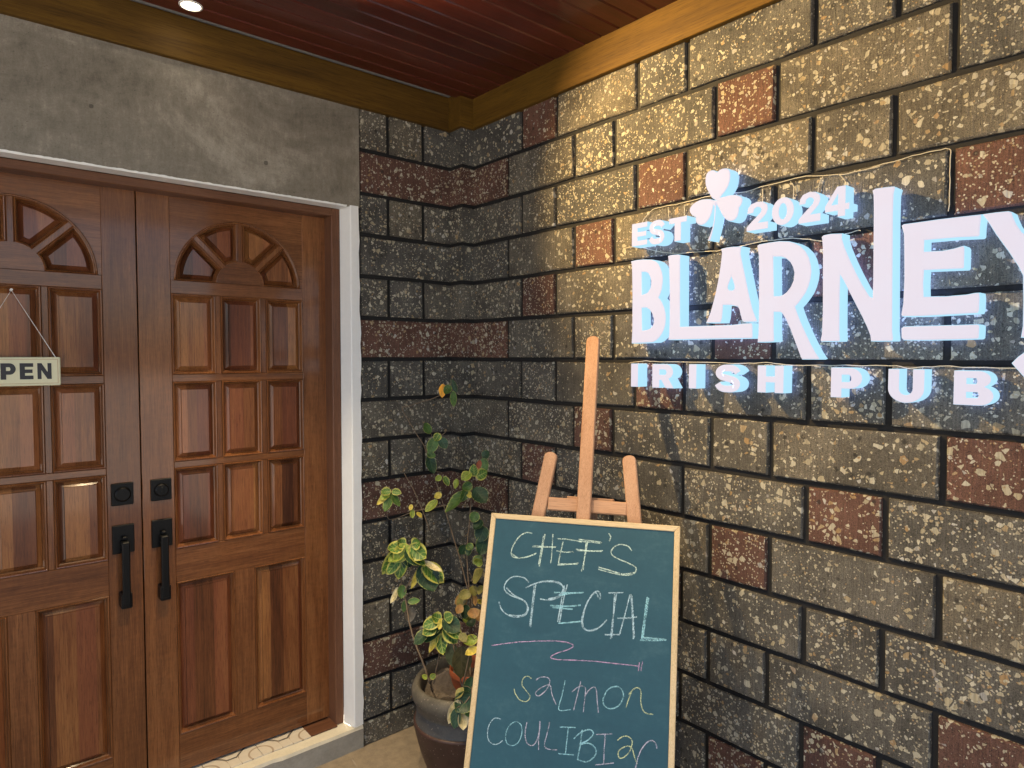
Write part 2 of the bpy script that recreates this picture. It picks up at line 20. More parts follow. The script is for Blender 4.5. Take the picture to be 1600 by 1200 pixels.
P2=[('orange',[-0.2323,-0.1822,1.5352],[-0.2415,-0.1906,1.482],0.0269),('green',[-0.2099,-0.2015,1.5325],[-0.2366,-0.2071,1.496],0.0296),('dark',[-0.2052,-0.2043,1.5541],[-0.1902,-0.22,1.5003],0.0242),('green',[-0.2003,-0.2111,1.5057],[-0.2115,-0.2313,1.4453],0.0242),('green',[-0.2877,-0.1728,1.3303],[-0.3125,-0.1626,1.3714],0.0347),('var',[-0.2592,-0.1971,1.3304],[-0.2798,-0.1943,1.3023],0.0294),('dark',[-0.2577,-0.1994,1.3117],[-0.2462,-0.2247,1.2704],0.0347),('green',[-0.2719,-0.1873,1.3117],[-0.3049,-0.1888,1.2531],0.0401),('green',[-0.3021,-0.1652,1.2475],[-0.2816,-0.1965,1.2358],0.0241),('dark',[-0.2942,-0.1724,1.2395],[-0.295,-0.202,1.1683],0.0401),('lime',[-0.2578,-0.2083,1.1515],[-0.2821,-0.2015,1.1373],0.0214),('var',[-0.2497,-0.2152,1.1516],[-0.2421,-0.2368,1.1162],0.0241),('lime',[-0.2093,-0.2502,1.141],[-0.2222,-0.2545,1.1029],0.0241),('lime',[-0.1996,-0.3351,1.1809],[-0.2399,-0.3285,1.1558],0.0392),('var',[-0.1902,-0.3443,1.16],[-0.1969,-0.349,1.2087],0.034),('var',[-0.1862,-0.3477,1.1601],[-0.1641,-0.3914,1.1845],0.0418),('dark',[-0.1641,-0.3618,1.2437],[-0.146,-0.3894,1.2609],0.0314),('green',[-0.1602,-0.3654,1.2385],[-0.1599,-0.3818,1.1854],0.0288),('red',[-0.1705,-0.3573,1.228],[-0.1835,-0.3613,1.1931],0.0183),('dark',[-0.1913,-0.3458,1.1156],[-0.1753,-0.4016,1.0674],0.0575),('green',[-0.197,-0.3403,1.1287],[-0.239,-0.3314,1.1169],0.034),('green',[-0.2072,-0.3322,1.1182],[-0.2443,-0.3298,1.065],0.0314),('green',[-0.2235,-0.3191,1.1025],[-0.2984,-0.299,1.0284],0.0549),('yellow',[-0.2116,-0.3294,1.0999],[-0.2162,-0.3529,1.0807],0.0209),('yellow',[-0.271,-0.2272,1.0836],[-0.2991,-0.2171,1.0697],0.0239),('lime',[-0.2858,-0.2161,1.057],[-0.3342,-0.2034,1.0165],0.0318),('yellow',[-0.3671,-0.1479,1.0383],[-0.377,-0.1538,1.0167],0.0159),('lime',[-0.3636,-0.152,1.0171],[-0.3718,-0.16,0.985],0.0186),('yellow',[-0.3497,-0.1644,1.0065],[-0.3415,-0.1856,0.9878],0.0212),('lime',[-0.4446,-0.1053,1.0899],[-0.4802,-0.0893,1.0683],0.029),('var',[-0.4404,-0.1084,1.0978],[-0.4755,-0.0917,1.0972],0.0342),('green',[-0.4427,-0.1071,1.0873],[-0.4705,-0.1134,1.0209],0.0342),('green',[-0.4366,-0.1122,1.0873],[-0.4282,-0.1484,1.0393],0.0316),('var',[-0.4384,-0.1101,1.0978],[-0.4157,-0.1429,1.0921],0.0263),('yellow',[-0.4486,-0.1019,1.0899],[-0.4888,-0.0833,1.0447],0.0211),('dark',[-0.1971,-0.4002,0.9949],[-0.2316,-0.3989,0.964],0.0412),('dark',[-0.188,-0.4094,0.9692],[-0.2193,-0.4121,0.9155],0.0515),('green',[-0.2101,-0.3875,1.0258],[-0.2308,-0.385,0.9896],0.0361),('dark',[-0.183,-0.4156,0.9358],[-0.2168,-0.4172,0.8619],0.0515),('dark',[-0.2469,-0.3636,0.8919],[-0.2694,-0.3595,0.8588],0.0361),('green',[-0.2428,-0.3668,0.897],[-0.2336,-0.3887,0.8794],0.0283),('dark',[-0.2372,-0.3721,0.8867],[-0.248,-0.3779,0.8537],0.0258),('green',[-0.2009,-0.4051,0.8508],[-0.2372,-0.4018,0.8261],0.0335),('olive',[-0.2609,-0.4248,0.7647],[-0.2448,-0.4618,0.8167],0.0556),('olive',[-0.2518,-0.4211,0.7438],[-0.2609,-0.4414,0.713],0.0381),('olive',[-0.2577,-0.412,0.7169],[-0.3046,-0.399,0.7063],0.0356),('rust',[-0.263,-0.3937,0.6872],[-0.31,-0.3806,0.6767],0.0434),('rust',[-0.2574,-0.4201,0.6805],[-0.2574,-0.4452,0.703],0.0406),('yellow',[-0.2349,-0.4198,0.6853],[-0.2338,-0.4475,0.6775],0.0306),('rust',[-0.2918,-0.4658,0.6767],[-0.2972,-0.4892,0.6473],0.0397),('dark',[-0.288,-0.4232,0.676],[-0.3068,-0.4359,0.631],0.0352),('lime',[-0.2687,-0.3926,0.6183],[-0.2734,-0.416,0.5983],0.0306),('rust',[-0.2491,-0.4383,0.6529],[-0.2488,-0.4669,0.6154],0.0354),('olive',[-0.2724,-0.3893,0.7011],[-0.3046,-0.3903,0.6628],0.0306),('lime',[-0.2759,-0.4612,0.8432],[-0.2686,-0.4925,0.8643],0.0324),('olive',[-0.2559,-0.4473,0.7262],[-0.2484,-0.4786,0.7508],0.0302),('rust',[-0.3116,-0.4257,0.6825],[-0.3392,-0.4299,0.6577],0.0275),('dark',[-0.2782,-0.4267,0.6157],[-0.281,-0.4514,0.6011],0.0353)]
P3=[('grey2',[-0.4327,-0.5114,0.5905],[-0.4267,-0.5473,0.5125],0.0497),('olivedark',[-0.4086,-0.5583,0.5899],[-0.4231,-0.578,0.4871],0.0633),('lime',[-0.3768,-0.6094,0.6313],[-0.4244,-0.5957,0.6212],0.0349),('yellow',[-0.3897,-0.6262,0.6052],[-0.4337,-0.6159,0.5887],0.03),('olive',[-0.4242,-0.5681,0.6474],[-0.4208,-0.5985,0.6258],0.0256),('dark',[-0.4705,-0.6954,0.4876],[-0.5206,-0.6818,0.4385],0.0597),('cream',[-0.5031,-0.6689,0.4654],[-0.5416,-0.6661,0.3991],0.0332),('dark',[-0.5146,-0.6735,0.4442],[-0.5344,-0.686,0.3872],0.033),('cream',[-0.498,-0.688,0.4355],[-0.5113,-0.706,0.3829],0.033),('dark',[-0.4479,-0.6728,0.5306],[-0.4733,-0.6805,0.4759],0.0381),('olive',[-0.4802,-0.6601,0.4997],[-0.5096,-0.6628,0.4743],0.0245),('green',[-0.4848,-0.6849,0.4567],[-0.486,-0.7123,0.4189],0.031)]
ZK=[2.6554,2.4962,2.3208,2.1528,1.9819,1.8101,1.6386,1.4695,1.2992,1.1298,0.9552,0.7847,0.6129,0.4474,0.278,0.1054]
PJ=[0.4128,0.6168,1.0129,1.215,1.6251,1.8323,2.25,2.45,2.86,3.06]
QJ=[0.3256,0.7166,0.9141,1.3192,1.519,1.9582,2.16,2.57,2.77,3.18]
AJ=[0.5083,0.3793,0.2048]
P1O=(-0.458,-0.4209)
P2O=(-0.2826,-0.4407)
P3O=(-0.401,-0.5476)

# ------------------------------------------------------------ camera, sky, sun, exposure
cam=bpy.data.cameras.new('camera'); cam.lens=23.406; cam.sensor_width=36; cam.clip_start=.02; cam.clip_end=2000
co=bpy.data.objects.new('camera',cam); col.objects.link(co); co.location=CAM
co.rotation_euler=(R(87.5588),R(-.1135),R(-40.4139)); sc.camera=co
w=bpy.data.worlds.new('World'); sc.world=w; w.use_nodes=True
nt=w.node_tree; bg=nt.nodes['Background']; sky=nt.nodes.new('ShaderNodeTexSky'); sky.sky_type='NISHITA'; sky.sun_disc=False
SUN_EL,SUN_AZ=R(60),R(10)
sky.sun_elevation=SUN_EL; sky.sun_rotation=SUN_AZ; sky.dust_density=3.0; sky.air_density=1.0
nt.links.new(sky.outputs[0],bg.inputs[0]); bg.inputs[1].default_value=.15
sl=bpy.data.lights.new('sun','SUN'); sl.energy=4; sl.angle=R(.5); sl.color=(1,.95,.87)
so=bpy.data.objects.new('sun',sl); col.objects.link(so); so.location=(3,6,8)
so.rotation_euler=Vector((-math.sin(SUN_AZ)*math.cos(SUN_EL),-math.cos(SUN_AZ)*math.cos(SUN_EL),-math.sin(SUN_EL))).to_track_quat('-Z','Y').to_euler()
sc.view_settings.view_transform='Standard'; sc.view_settings.look='None'; sc.view_settings.gamma=1; sc.view_settings.exposure=1.65
sc.view_settings.use_curve_mapping=False
WARM=(1.0,.78,.47)
# ------------------------------------------------------------ helpers
WL={}
def tag(o,label=None,cat=None,group=None,kind=None):
    if label:
        o['label']=label; o['kind']='thing'
    if cat:o['category']=cat
    if group:o['group']=group
    if kind:o['kind']=kind
    return o
def empty(name,loc,label,cat,group=None):
    o=bpy.data.objects.new(name,None); col.objects.link(o); o.location=loc; o.empty_display_size=.05
    WL[o.name]=Vector(loc); return tag(o,label,cat,group)
def link(name,me,parent=None):
    o=bpy.data.objects.new(name,me); col.objects.link(o)
    if parent is not None: o.parent=parent
    WL[o.name]=WL[parent.name].copy() if parent is not None else Vector((0,0,0))
    return o
def mk(name,V,F,mats,parent=None,smooth=False,mi=None,uv=None,recalc=True):
    off=WL[parent.name] if parent is not None else Vector((0,0,0))
    me=bpy.data.meshes.new(name)
    me.from_pydata([(v[0]-off.x,v[1]-off.y,v[2]-off.z) for v in V],[],F)
    if not isinstance(mats,(list,tuple)): mats=[mats]
    for m in mats: me.materials.append(m)
    if mi: me.polygons.foreach_set('material_index',mi)
    if smooth: me.polygons.foreach_set('use_smooth',[True]*len(me.polygons))
    if uv:
        l=me.uv_layers.new(name='UVMap')
        for p in me.polygons:
            for li in p.loop_indices: l.data[li].uv=uv[me.loops[li].vertex_index]
    if recalc:
        b=bmesh.new(); b.from_mesh(me); bmesh.ops.recalc_face_normals(b,faces=b.faces); b.to_mesh(me); b.free()
    me.update()
    return link(name,me,parent)
class MB:
    def __init__(s): s.V=[];s.F=[];s.M=[]
    def add(s,V,F,m=0):
        n=len(s.V); s.V+=[tuple(v) for v in V]; s.F+=[tuple(i+n for i in f) for f in F]; s.M+=[m]*len(F)
    def box(s,x0,x1,y0,y1,z0,z1,c=0,m=0,X=None):
        if c<=0:
            V=[(x,y,z) for x in(x0,x1) for y in(y0,y1) for z in(z0,z1)]
            F=[(0,1,3,2),(4,6,7,5),(0,4,5,1),(2,3,7,6),(0,2,6,4),(1,5,7,3)]
        else:
            b=bmesh.new(); bmesh.ops.create_cube(b,size=1)
            for v in b.verts: v.co=((x0+x1)/2+v.co.x*(x1-x0),(y0+y1)/2+v.co.y*(y1-y0),(z0+z1)/2+v.co.z*(z1-z0))
            bmesh.ops.bevel(b,geom=b.edges[:],offset=c,segments=1,affect='EDGES',profile=.5)
            b.verts.index_update(); V=[v.co[:] for v in b.verts]; F=[[v.index for v in f.verts] for f in b.faces]; b.free()
        if X: V=[X(Vector(v)) for v in V]
        s.add(V,F,m)
    def tube(s,P,r,n=6,m=0,cap=True,r1=None):
        P=[Vector(p) for p in P]; N=len(P); V=[];F=[]
        up=Vector((.31,.52,.79))
        for i,p in enumerate(P):
            t=(P[min(i+1,N-1)]-P[max(i-1,0)]).normalized(); a=t.cross(up).normalized(); b=t.cross(a)
            rr=r if r1 is None else r+(r1-r)*i/(N-1)
            for k in range(n): V.append(p+rr*(math.cos(2*PI*k/n)*a+math.sin(2*PI*k/n)*b))
        for i in range(N-1):
            for k in range(n): F.append((i*n+k,i*n+(k+1)%n,(i+1)*n+(k+1)%n,(i+1)*n+k))
        if cap: F.append(tuple(range(n))[::-1]); F.append(tuple((N-1)*n+k for k in range(n)))
        s.add(V,F,m)
    def lathe(s,prof,cx,cy,n=32,m=0):
        V=[];F=[]
        for r,z in prof:
            for k in range(n): V.append((cx+r*math.cos(2*PI*k/n),cy+r*math.sin(2*PI*k/n),z))
        for i in range(len(prof)-1):
            for k in range(n): F.append((i*n+k,i*n+(k+1)%n,(i+1)*n+(k+1)%n,(i+1)*n+k))
        s.add(V,F,m)
    def build(s,name,mats,parent=None,smooth=False,recalc=True):
        return mk(name,s.V,s.F,mats,parent,smooth,s.M,None,recalc)
def catmull(P,k=6):
    P=[Vector(p) for p in P]; out=[]
    for i in range(len(P)-1):
        a,b,c,d=P[max(i-1,0)],P[i],P[i+1],P[min(i+2,len(P)-1)]
        for j in range(k):
            t=j/k; out.append(.5*((2*b)+(c-a)*t+(2*a-5*b+4*c-d)*t*t+(3*b-a-3*c+d)*t**3))
    out.append(P[-1]); return out
# ------------------------------------------------------------ materials
class NT:
    def __init__(s,name):
        s.m=bpy.data.materials.new(name); s.m.use_nodes=True; s.t=s.m.node_tree; s.b=s.t.nodes['Principled BSDF']
        s.out=s.t.nodes['Material Output']
    def n(s,ty,**k):
        o=s.t.nodes.new('ShaderNode'+ty)
        for a,v in k.items(): setattr(o,a,v)
        return o
    def set(s,sock,v):
        if isinstance(v,bpy.types.NodeSocket): s.t.links.new(v,sock)
        else: sock.default_value=v
    def math(s,op,a,b=0,c=0,clamp=False):
        o=s.n('Math',operation=op); o.use_clamp=clamp
        for i,v in enumerate((a,b,c)): s.set(o.inputs[i],v)
        return o.outputs[0]
    def vmath(s,op,a,b=(0,0,0)):
        o=s.n('VectorMath',operation=op); s.set(o.inputs[0],a); s.set(o.inputs[1],b); return o.outputs[0]
    def scale(s,v,k):
        return s.vmath('MULTIPLY',v,k)
    def noise(s,v,sc_,det=3,rough=.55,dist=0):
        o=s.n('TexNoise'); s.set(o.inputs['Vector'],v); o.inputs['Scale'].default_value=sc_; o.inputs['Detail'].default_value=det; o.inputs['Roughness'].default_value=rough; o.inputs['Distortion'].default_value=dist
        return o.outputs[0]
    def vor(s,v,sc_,feat='F1'):
        o=s.n('TexVoronoi',feature=feat); s.set(o.inputs['Vector'],v); o.inputs['Scale'].default_value=sc_; return o
    def ramp(s,f,stops,interp='LINEAR'):
        o=s.n('ValToRGB'); o.color_ramp.interpolation=interp; e=o.color_ramp.elements
        while len(e)<len(stops): e.new(.5)
        for i,(p,c) in enumerate(stops): e[i].position=p; e[i].color=(*c,1) if len(c)==3 else c
        s.set(o.inputs[0],f); return o.outputs[0]
    def mix(s,f,a,b,bl='MIX'):
        o=s.n('Mix',data_type='RGBA',blend_type=bl); s.set(o.inputs[0],f)
        s.set(o.inputs[6],(*a,1) if isinstance(a,tuple) and len(a)==3 else a); s.set(o.inputs[7],(*b,1) if isinstance(b,tuple) and len(b)==3 else b)
        return o.outputs[2]
    def rng(s,v,a,b,c=0,d=1):
        o=s.n('MapRange'); o.interpolation_type='SMOOTHSTEP'; s.set(o.inputs[0],v)
        for i,x in enumerate((a,b,c,d)): s.set(o.inputs[i+1],x)
        return o.outputs[0]
    def pos(s): return s.n('NewGeometry').outputs['Position']
    def rand(s): return s.n('ObjectInfo').outputs['Random']
    def bump(s,h,st,dist=.002,prev=None):
        o=s.n('Bump'); o.inputs['Strength'].default_value=st; o.inputs['Distance'].default_value=dist; s.set(o.inputs['Height'],h)
        if prev is not None: s.set(o.inputs['Normal'],prev)
        s.set(s.b.inputs['Normal'],o.outputs[0]); return o.outputs[0]
    def base(s,c): s.set(s.b.inputs['Base Color'],(*c,1) if isinstance(c,tuple) and len(c)==3 else c)
    def rough(s,r): s.set(s.b.inputs['Roughness'],r)
    def spec(s,v): s.b.inputs['Specular IOR Level'].default_value=v
def stone(name,lo,hi):
    t=NT(name); p=t.pos(); r=t.rand()
    rv=t.n('CombineXYZ'); t.set(rv.inputs[0],t.math('MULTIPLY',r,23)); t.set(rv.inputs[1],t.math('MULTIPLY',r,41)); t.set(rv.inputs[2],t.math('MULTIPLY',r,67)); p=t.vmath('ADD',p,rv.outputs[0])
    r2=t.math('FRACT',t.math('MULTIPLY',r,17.31)); r3=t.math('FRACT',t.math('MULTIPLY',r,91.7))
    wob=t.n('TexNoise'); t.set(wob.inputs['Vector'],p); wob.inputs['Scale'].default_value=90
    pw=t.vmath('ADD',p,t.scale(t.vmath('SUBTRACT',wob.outputs['Color'],(.5,.5,.5)),(.006,.006,.006)))
    g1=t.noise(p,7,4); g2=t.noise(p,170,3,.7)
    basec=t.mix(t.rng(t.math('ADD',t.math('MULTIPLY',g1,.65),t.math('MULTIPLY',g2,.35)),.33,.67),lo,hi)
    basec=t.mix(1.0,basec,t.ramp(r,[(0,(.80,.83,.88)),(.5,(1,1,1)),(1,(1.22,1.14,1.0))]),'MULTIPLY')
    chips=basec; tot=None
    dens=t.math('ADD',t.math('MULTIPLY',t.math('SUBTRACT',t.noise(p,6,2),.5),.16),t.math('MULTIPLY',t.math('SUBTRACT',r2,.5),.05))
    for scl,th,edge,wd in((54,.835,.09,1),(92,.82,.08,1),(165,.80,.08,0)):
        v=t.vor(pw,scl); sp=t.n('SeparateColor'); t.set(sp.inputs[0],v.outputs['Color'])
        gt=t.math('GREATER_THAN',t.math('ADD',sp.outputs[0],dens),th)
        if wd:
            e=t.vor(pw,scl,'DISTANCE_TO_EDGE'); lim=t.math('MULTIPLY',t.math('ADD',t.math('MULTIPLY',sp.outputs[1],.34),edge),.55)
            m=t.math('MULTIPLY',gt,t.rng(e.outputs[0],lim,t.math('ADD',lim,.04)))
        else: m=t.math('MULTIPLY',gt,t.rng(v.outputs['Distance'],.34,.46,1,0))
        cc=t.ramp(sp.outputs[2],[(0,(.38,.34,.24)),(.25,(.52,.48,.37)),(.5,(.60,.58,.48)),(.72,(.45,.39,.26)),(.88,(.38,.25,.12)),(.94,(.36,.36,.35)),(1,(.64,.63,.59))])
        chips=t.mix(m,chips,cc)
        if scl==54: dm=t.math('MULTIPLY',t.math('LESS_THAN',sp.outputs[0],.055),t.rng(v.outputs['Distance'],.2,.5,.75,0))
        tot=m if tot is None else t.math('MAXIMUM',tot,m)
    chips=t.mix(dm,chips,(.035,.033,.032))
    mot=t.noise(p,420,2,.7); pit=t.math('MULTIPLY',t.rng(t.noise(p,240,2,.6),.33,.40,1,0),t.math('SUBTRACT',1,tot))
    chips=t.mix(t.math('SUBTRACT',.6,t.math('MULTIPLY',tot,.45)),chips,t.ramp(mot,[(.34,(.22,.22,.22)),(.66,(1.15,1.15,1.13))]),'MULTIPLY'); chips=t.mix(t.math('MULTIPLY',pit,.7),chips,(.028,.026,.023))
    st=t.noise(t.scale(p,(1,1,.06)),260,2,.65)    # vertical saw scratches
    chips=t.mix(.38,chips,t.ramp(st,[(.36,(.35,.35,.35)),(.62,(1.15,1.15,1.15))]),'MULTIPLY')
    t.base(chips); t.rough(t.math('SUBTRACT',.78,t.math('MULTIPLY',tot,.22)))
    hh=t.math('ADD',t.math('MULTIPLY',st,.8),t.math('SUBTRACT',t.math('MULTIPLY',mot,.7),t.math('MULTIPLY',pit,.35)))
    t.bump(hh,.9,.006); t.spec(.35)
    return t.m
def wood(name,lo,mid,hi,ax='z',stave=0,rough=.42,coat=.6,gs=1.0,var=.5,bump=.12,yaw=0,fig=0):
    t=NT(name); p=t.pos(); r=t.rand()
    if yaw: 
        vr=t.n('VectorRotate',rotation_type='Z_AXIS'); t.set(vr.inputs['Vector'],p); vr.inputs['Angle'].default_value=yaw; p=vr.outputs[0]
    rr=t.math('MULTIPLY',r,37.0); cx=t.n('CombineXYZ'); 
    for i in range(3): t.set(cx.inputs[i],rr)
    q=t.vmath('ADD',p,cx.outputs[0])
    k={'z':(1,1,.05),'x':(.05,1,1),'y':(1,.05,1)}[ax]
    a=t.noise(t.scale(q,k),38*gs,4,.6,.6); b=t.noise(t.scale(q,tuple(c if c==1 else .03 for c in k)),260*gs,3,.7); c=t.noise(t.scale(q,tuple(v if v==1 else .3 for v in k)),4.5,3,.5,1.0)
    pores=t.noise(t.scale(q,tuple(v if v==1 else .04 for v in k)),620*gs,2,.5)
    f=t.math('ADD',t.math('MULTIPLY',a,.36),t.math('ADD',t.math('MULTIPLY',b,.46),t.math('MULTIPLY',c,.36))); f=t.math('SUBTRACT',f,.06)
    f=t.math('ADD',f,t.math('MULTIPLY',t.math('SUBTRACT',r,.5),var*.22))
    if stave:
        s=t.n('SeparateXYZ'); t.set(s.inputs[0],p); v=t.n('TexVoronoi',voronoi_dimensions='1D'); t.set(v.inputs['W'],t.math('ADD',s.outputs[0],rr)); v.inputs['Scale'].default_value=stave
        sp=t.n('SeparateColor'); t.set(sp.inputs[0],v.outputs['Color'])
        f=t.math('ADD',f,t.math('MULTIPLY',t.math('SUBTRACT',sp.outputs[0],.5),.34))
    colr=t.ramp(f,[(.28,lo),(.53,mid),(.80,hi)])
    if stave: colr=t.mix(t.math('MULTIPLY',t.math('GREATER_THAN',sp.outputs[1],.62),.55),colr,t.mix(.5,colr,(.26,.075,.04)))
    if fig:  # cross figure of ribbon grain
        kk={'z':(.5,.5,1.0),'x':(1,.5,.5),'y':(.5,1,.5)}[ax]
        fg=t.noise(t.scale(q,kk),75,2,.5,.3); colr=t.mix(fig,colr,t.ramp(fg,[(.3,(.55,.55,.55)),(.7,(1.15,1.1,1.05))]),'MULTIPLY')
    colr=t.mix(t.math('MULTIPLY',t.math('LESS_THAN',pores,.40),.35),colr,tuple(v*.45 for v in lo))
    t.base(colr); t.rough(t.math('ADD',rough,t.math('MULTIPLY',t.math('SUBTRACT',b,.5),.25)))
    t.b.inputs['Coat Weight'].default_value=coat; t.b.inputs['Coat Roughness'].default_value=.09; t.spec(.2)
    t.bump(t.math('ADD',b,t.math('MULTIPLY',pores,.6)),bump,.0012)
    return t.m
def plain(name,c,rough=.6,var=.15,ns=20,bump=.1,bd=.002,metal=0,spec=.5,bs=150):
    t=NT(name); p=t.pos(); g=t.math('ADD',t.math('MULTIPLY',t.noise(p,ns,4),.6),t.math('MULTIPLY',t.noise(p,ns*9,3),.4))
    t.base(t.ramp(g,[(.25,tuple(v*(1-var) for v in c)),(.75,tuple(min(1,v*(1+var)) for v in c))])); t.rough(t.math('ADD',rough,t.math('MULTIPLY',t.math('SUBTRACT',g,.5),.3)))
    t.b.inputs['Metallic'].default_value=metal; t.spec(spec)
    if bump: t.bump(t.noise(p,bs,4,.65),bump,bd)
    return t.m
def emit(name,c,s,rim=None):
    t=NT(name); t.base(tuple(v*.09 for v in c)); t.rough(.65); t.spec(.2); t.b.inputs['Emission Color'].default_value=(*c,1); t.b.inputs['Emission Strength'].default_value=s
    if rim:
        p=t.pos(); g=t.noise(p,14,3); t.set(t.b.inputs['Emission Color'],t.mix(t.rng(g,.3,.7),c,rim)); pass
    return t.m
M={}
M['grey']=stone('grey_terrazzo_stone',(.098,.094,.086),(.225,.211,.184))
M['red']=stone('red_terrazzo_stone',(.118,.058,.048),(.220,.118,.094))
M['mortar']=plain('black_joint',(.008,.008,.009),.8,.3,40,.6,.004)
DW=((.046,.015,.006),(.160,.058,.019),(.31,.130,.046))
M['door_z']=wood('mahogany_upright',*DW,ax='z',fig=.25)
M['door_x']=wood('mahogany_level',*DW,ax='x',fig=.25)
M['door_p']=wood('mahogany_panel',(.044,.013,.005),(.160,.054,.018),(.34,.148,.048),ax='z',stave=17,var=.7)
M['door_m']=wood('mahogany_moulding',*DW,ax='z',rough=.3,var=.3)
M['frame']=wood('brown_frame',(.07,.030,.016),(.135,.060,.033),(.21,.10,.055),ax='z',rough=.42,coat=.1,var=.2)
M['frame_x']=wood('brown_frame_level',(.07,.030,.016),(.135,.060,.033),(.21,.10,.055),ax='x',rough=.42,coat=.1,var=.2)
M['plank']=wood('red_ceiling_plank',(.030,.006,.0045),(.085,.018,.0125),(.145,.036,.024),ax='x',rough=.34,coat=.45,var=.8)
BW_=((.040,.019,.0035),(.098,.050,.0068),(.170,.092,.012))
M['beam_x']=wood('golden_beam_x',*BW_,ax='x',rough=.6,coat=0,gs=.7)
M['beam_y']=wood('golden_beam_y',*BW_,ax='y',rough=.6,coat=0,gs=.7)
M['beam_z']=wood('golden_beam_z',*BW_,ax='x',rough=.6,coat=0,gs=.7)
BY=math.atan2(BR[1],BR[0])
EA=((.36,.185,.10),(.50,.29,.175),(.60,.38,.245))
M['easel']=wood('beech_upright',*EA,ax='z',rough=.5,coat=0,var=.25,bump=.05)
M['easel_x']=wood('beech_level',*EA,ax='x',rough=.5,coat=0,var=.25,bump=.05,yaw=-BY)
PN=((.48,.33,.16),(.62,.47,.27),(.72,.58,.38))
M['pine']=wood('pine_upright',*PN,ax='z',rough=.5,coat=0,var=.3,bump=.05)
M['pine_x']=wood('pine_level',*PN,ax='x',rough=.5,coat=0,var=.3,bump=.05,yaw=-BY)
M['white']=plain('white_paint',(.80,.81,.81),.5,.05,6,.15,.003,bs=30)
M['black']=plain('black_metal',(.003,.003,.0035),.42,.2,30,.05,.001,spec=.2)
M['step']=plain('grey_cement',(.30,.28,.24),.7,.25,12,.3,.004)
M['nosing']=plain('cream_cement',(.58,.53,.42),.65,.15,18,.25,.003)
M['sand']=plain('sandy_floor',(.27,.215,.150),.9,.35,30,.9,.004,bs=420)
M['outside']=plain('bounce_pavement',(.46,.42,.36),.85,.12,2,.2,.004)  # unseen outdoor ground, made pale and warm to bounce fill light inward
M['roof']=plain('roof_concrete',(.3,.3,.3),.8,.1)
M['cord']=plain('white_cord',(.72,.70,.68),.6,.1)
M['wire']=plain('cream_wire',(.50,.45,.34),.5,.1)
M['signboard']=plain('cream_sign',(.66,.64,.44),.5,.05,20,.03)
M['ink']=plain('black_ink',(.012,.012,.018),.5,.1)
M['brownline']=plain('tan_line',(.40,.24,.11),.5,.1)
M['terracotta']=plain('terracotta',(.42,.105,.035),.65,.15,25,.15)
M['chrome']=plain('white_trim',(.75,.74,.70),.4,.05)
# concrete with stains
t=NT('concrete'); p=t.pos()
g=t.noise(t.scale(p,(1,1,1.5)),2.6,7,.72,.9); g2=t.noise(p,11,5,.7,.3); g3=t.noise(t.scale(p,(1,1,.3)),60,4,.75); g4=t.noise(p,230,2,.7)
f=t.math('ADD',t.math('MULTIPLY',g,.50),t.math('ADD',t.math('MULTIPLY',g2,.32),t.math('ADD',t.math('MULTIPLY',g3,.20),t.math('MULTIPLY',g4,.14))))
c=t.ramp(f,[(.38,(.060,.052,.040)),(.50,(.150,.134,.106)),(.60,(.215,.194,.157)),(.75,(.37,.34,.285))])
v=t.vor(p,9); hole=t.math('LESS_THAN',v.outputs['Distance'],t.math('ADD',.02,t.math('MULTIPLY',t.noise(p,90,2),.10)))
sv=t.n('SeparateColor'); t.set(sv.inputs[0],v.outputs['Color']); hole=t.math('MULTIPLY',hole,t.math('GREATER_THAN',sv.outputs[0],.80))
pit=t.math('MULTIPLY',t.math('LESS_THAN',t.noise(p,150,2,.5),.30),.6)
hole=t.math('MAXIMUM',hole,pit)
c=t.mix(t.math('MULTIPLY',hole,.65),c,(.035,.032,.026)); t.base(c); t.rough(t.rng(g2,.2,.8,.45,.62)); t.spec(.4)
t.b.inputs['Coat Weight'].default_value=.35; t.b.inputs['Coat Roughness'].default_value=.27
t.bump(t.math('SUBTRACT',t.math('ADD',g3,t.math('MULTIPLY',g4,.5)),t.math('MULTIPLY',hole,1.5)),.22,.003); M['concrete']=t.m
# patterned cement tile: flat printed arcs
t=NT('patterned_tile'); p=t.pos(); q=t.scale(t.vmath('ADD',p,(.9232,-.0663,0)),(5,5,0)); fr=t.vmath('SUBTRACT',t.vmath('FRACTION',q),(.5,.5,0))
ln=t.n('VectorMath',operation='LENGTH'); t.set(ln.inputs[0],fr); ab=t.vmath('ABSOLUTE',fr); l2=t.n('VectorMath',operation='LENGTH'); t.set(l2.inputs[0],t.vmath('SUBTRACT',ab,(.5,.5,0)))
sx=t.n('SeparateXYZ'); t.set(sx.inputs[0],ab); mx_=t.math('MAXIMUM',sx.outputs[0],sx.outputs[1]); mn_=t.math('MINIMUM',sx.outputs[0],sx.outputs[1])
R1=lambda v,r,w_:t.math('LESS_THAN',t.math('ABSOLUTE',t.math('SUBTRACT',v,r)),w_)
s1=t.math('MAXIMUM',R1(ln.outputs['Value'],.20,.018),R1(l2.outputs['Value'],.22,.018)); s1=t.math('MAXIMUM',s1,t.math('MULTIPLY',R1(l2.outputs['Value'],.42,.022),t.math('GREATER_THAN',mn_,.10)))
s2=t.math('MULTIPLY',R1(t.math('ADD',sx.outputs[0],sx.outputs[1]),.43,.022),t.math('GREATER_THAN',mn_,.07)); s2=t.math('MAXIMUM',s2,t.math('MULTIPLY',R1(mx_,.345,.022),t.math('LESS_THAN',mn_,.09)))
nz=t.noise(p,60,3)
c=t.mix(s1,t.mix(nz,(.50,.45,.37),(.60,.55,.47)),(.34,.27,.20)); c=t.mix(s2,c,(.085,.08,.075)); t.base(c); t.rough(.45); M['tile']=t.m
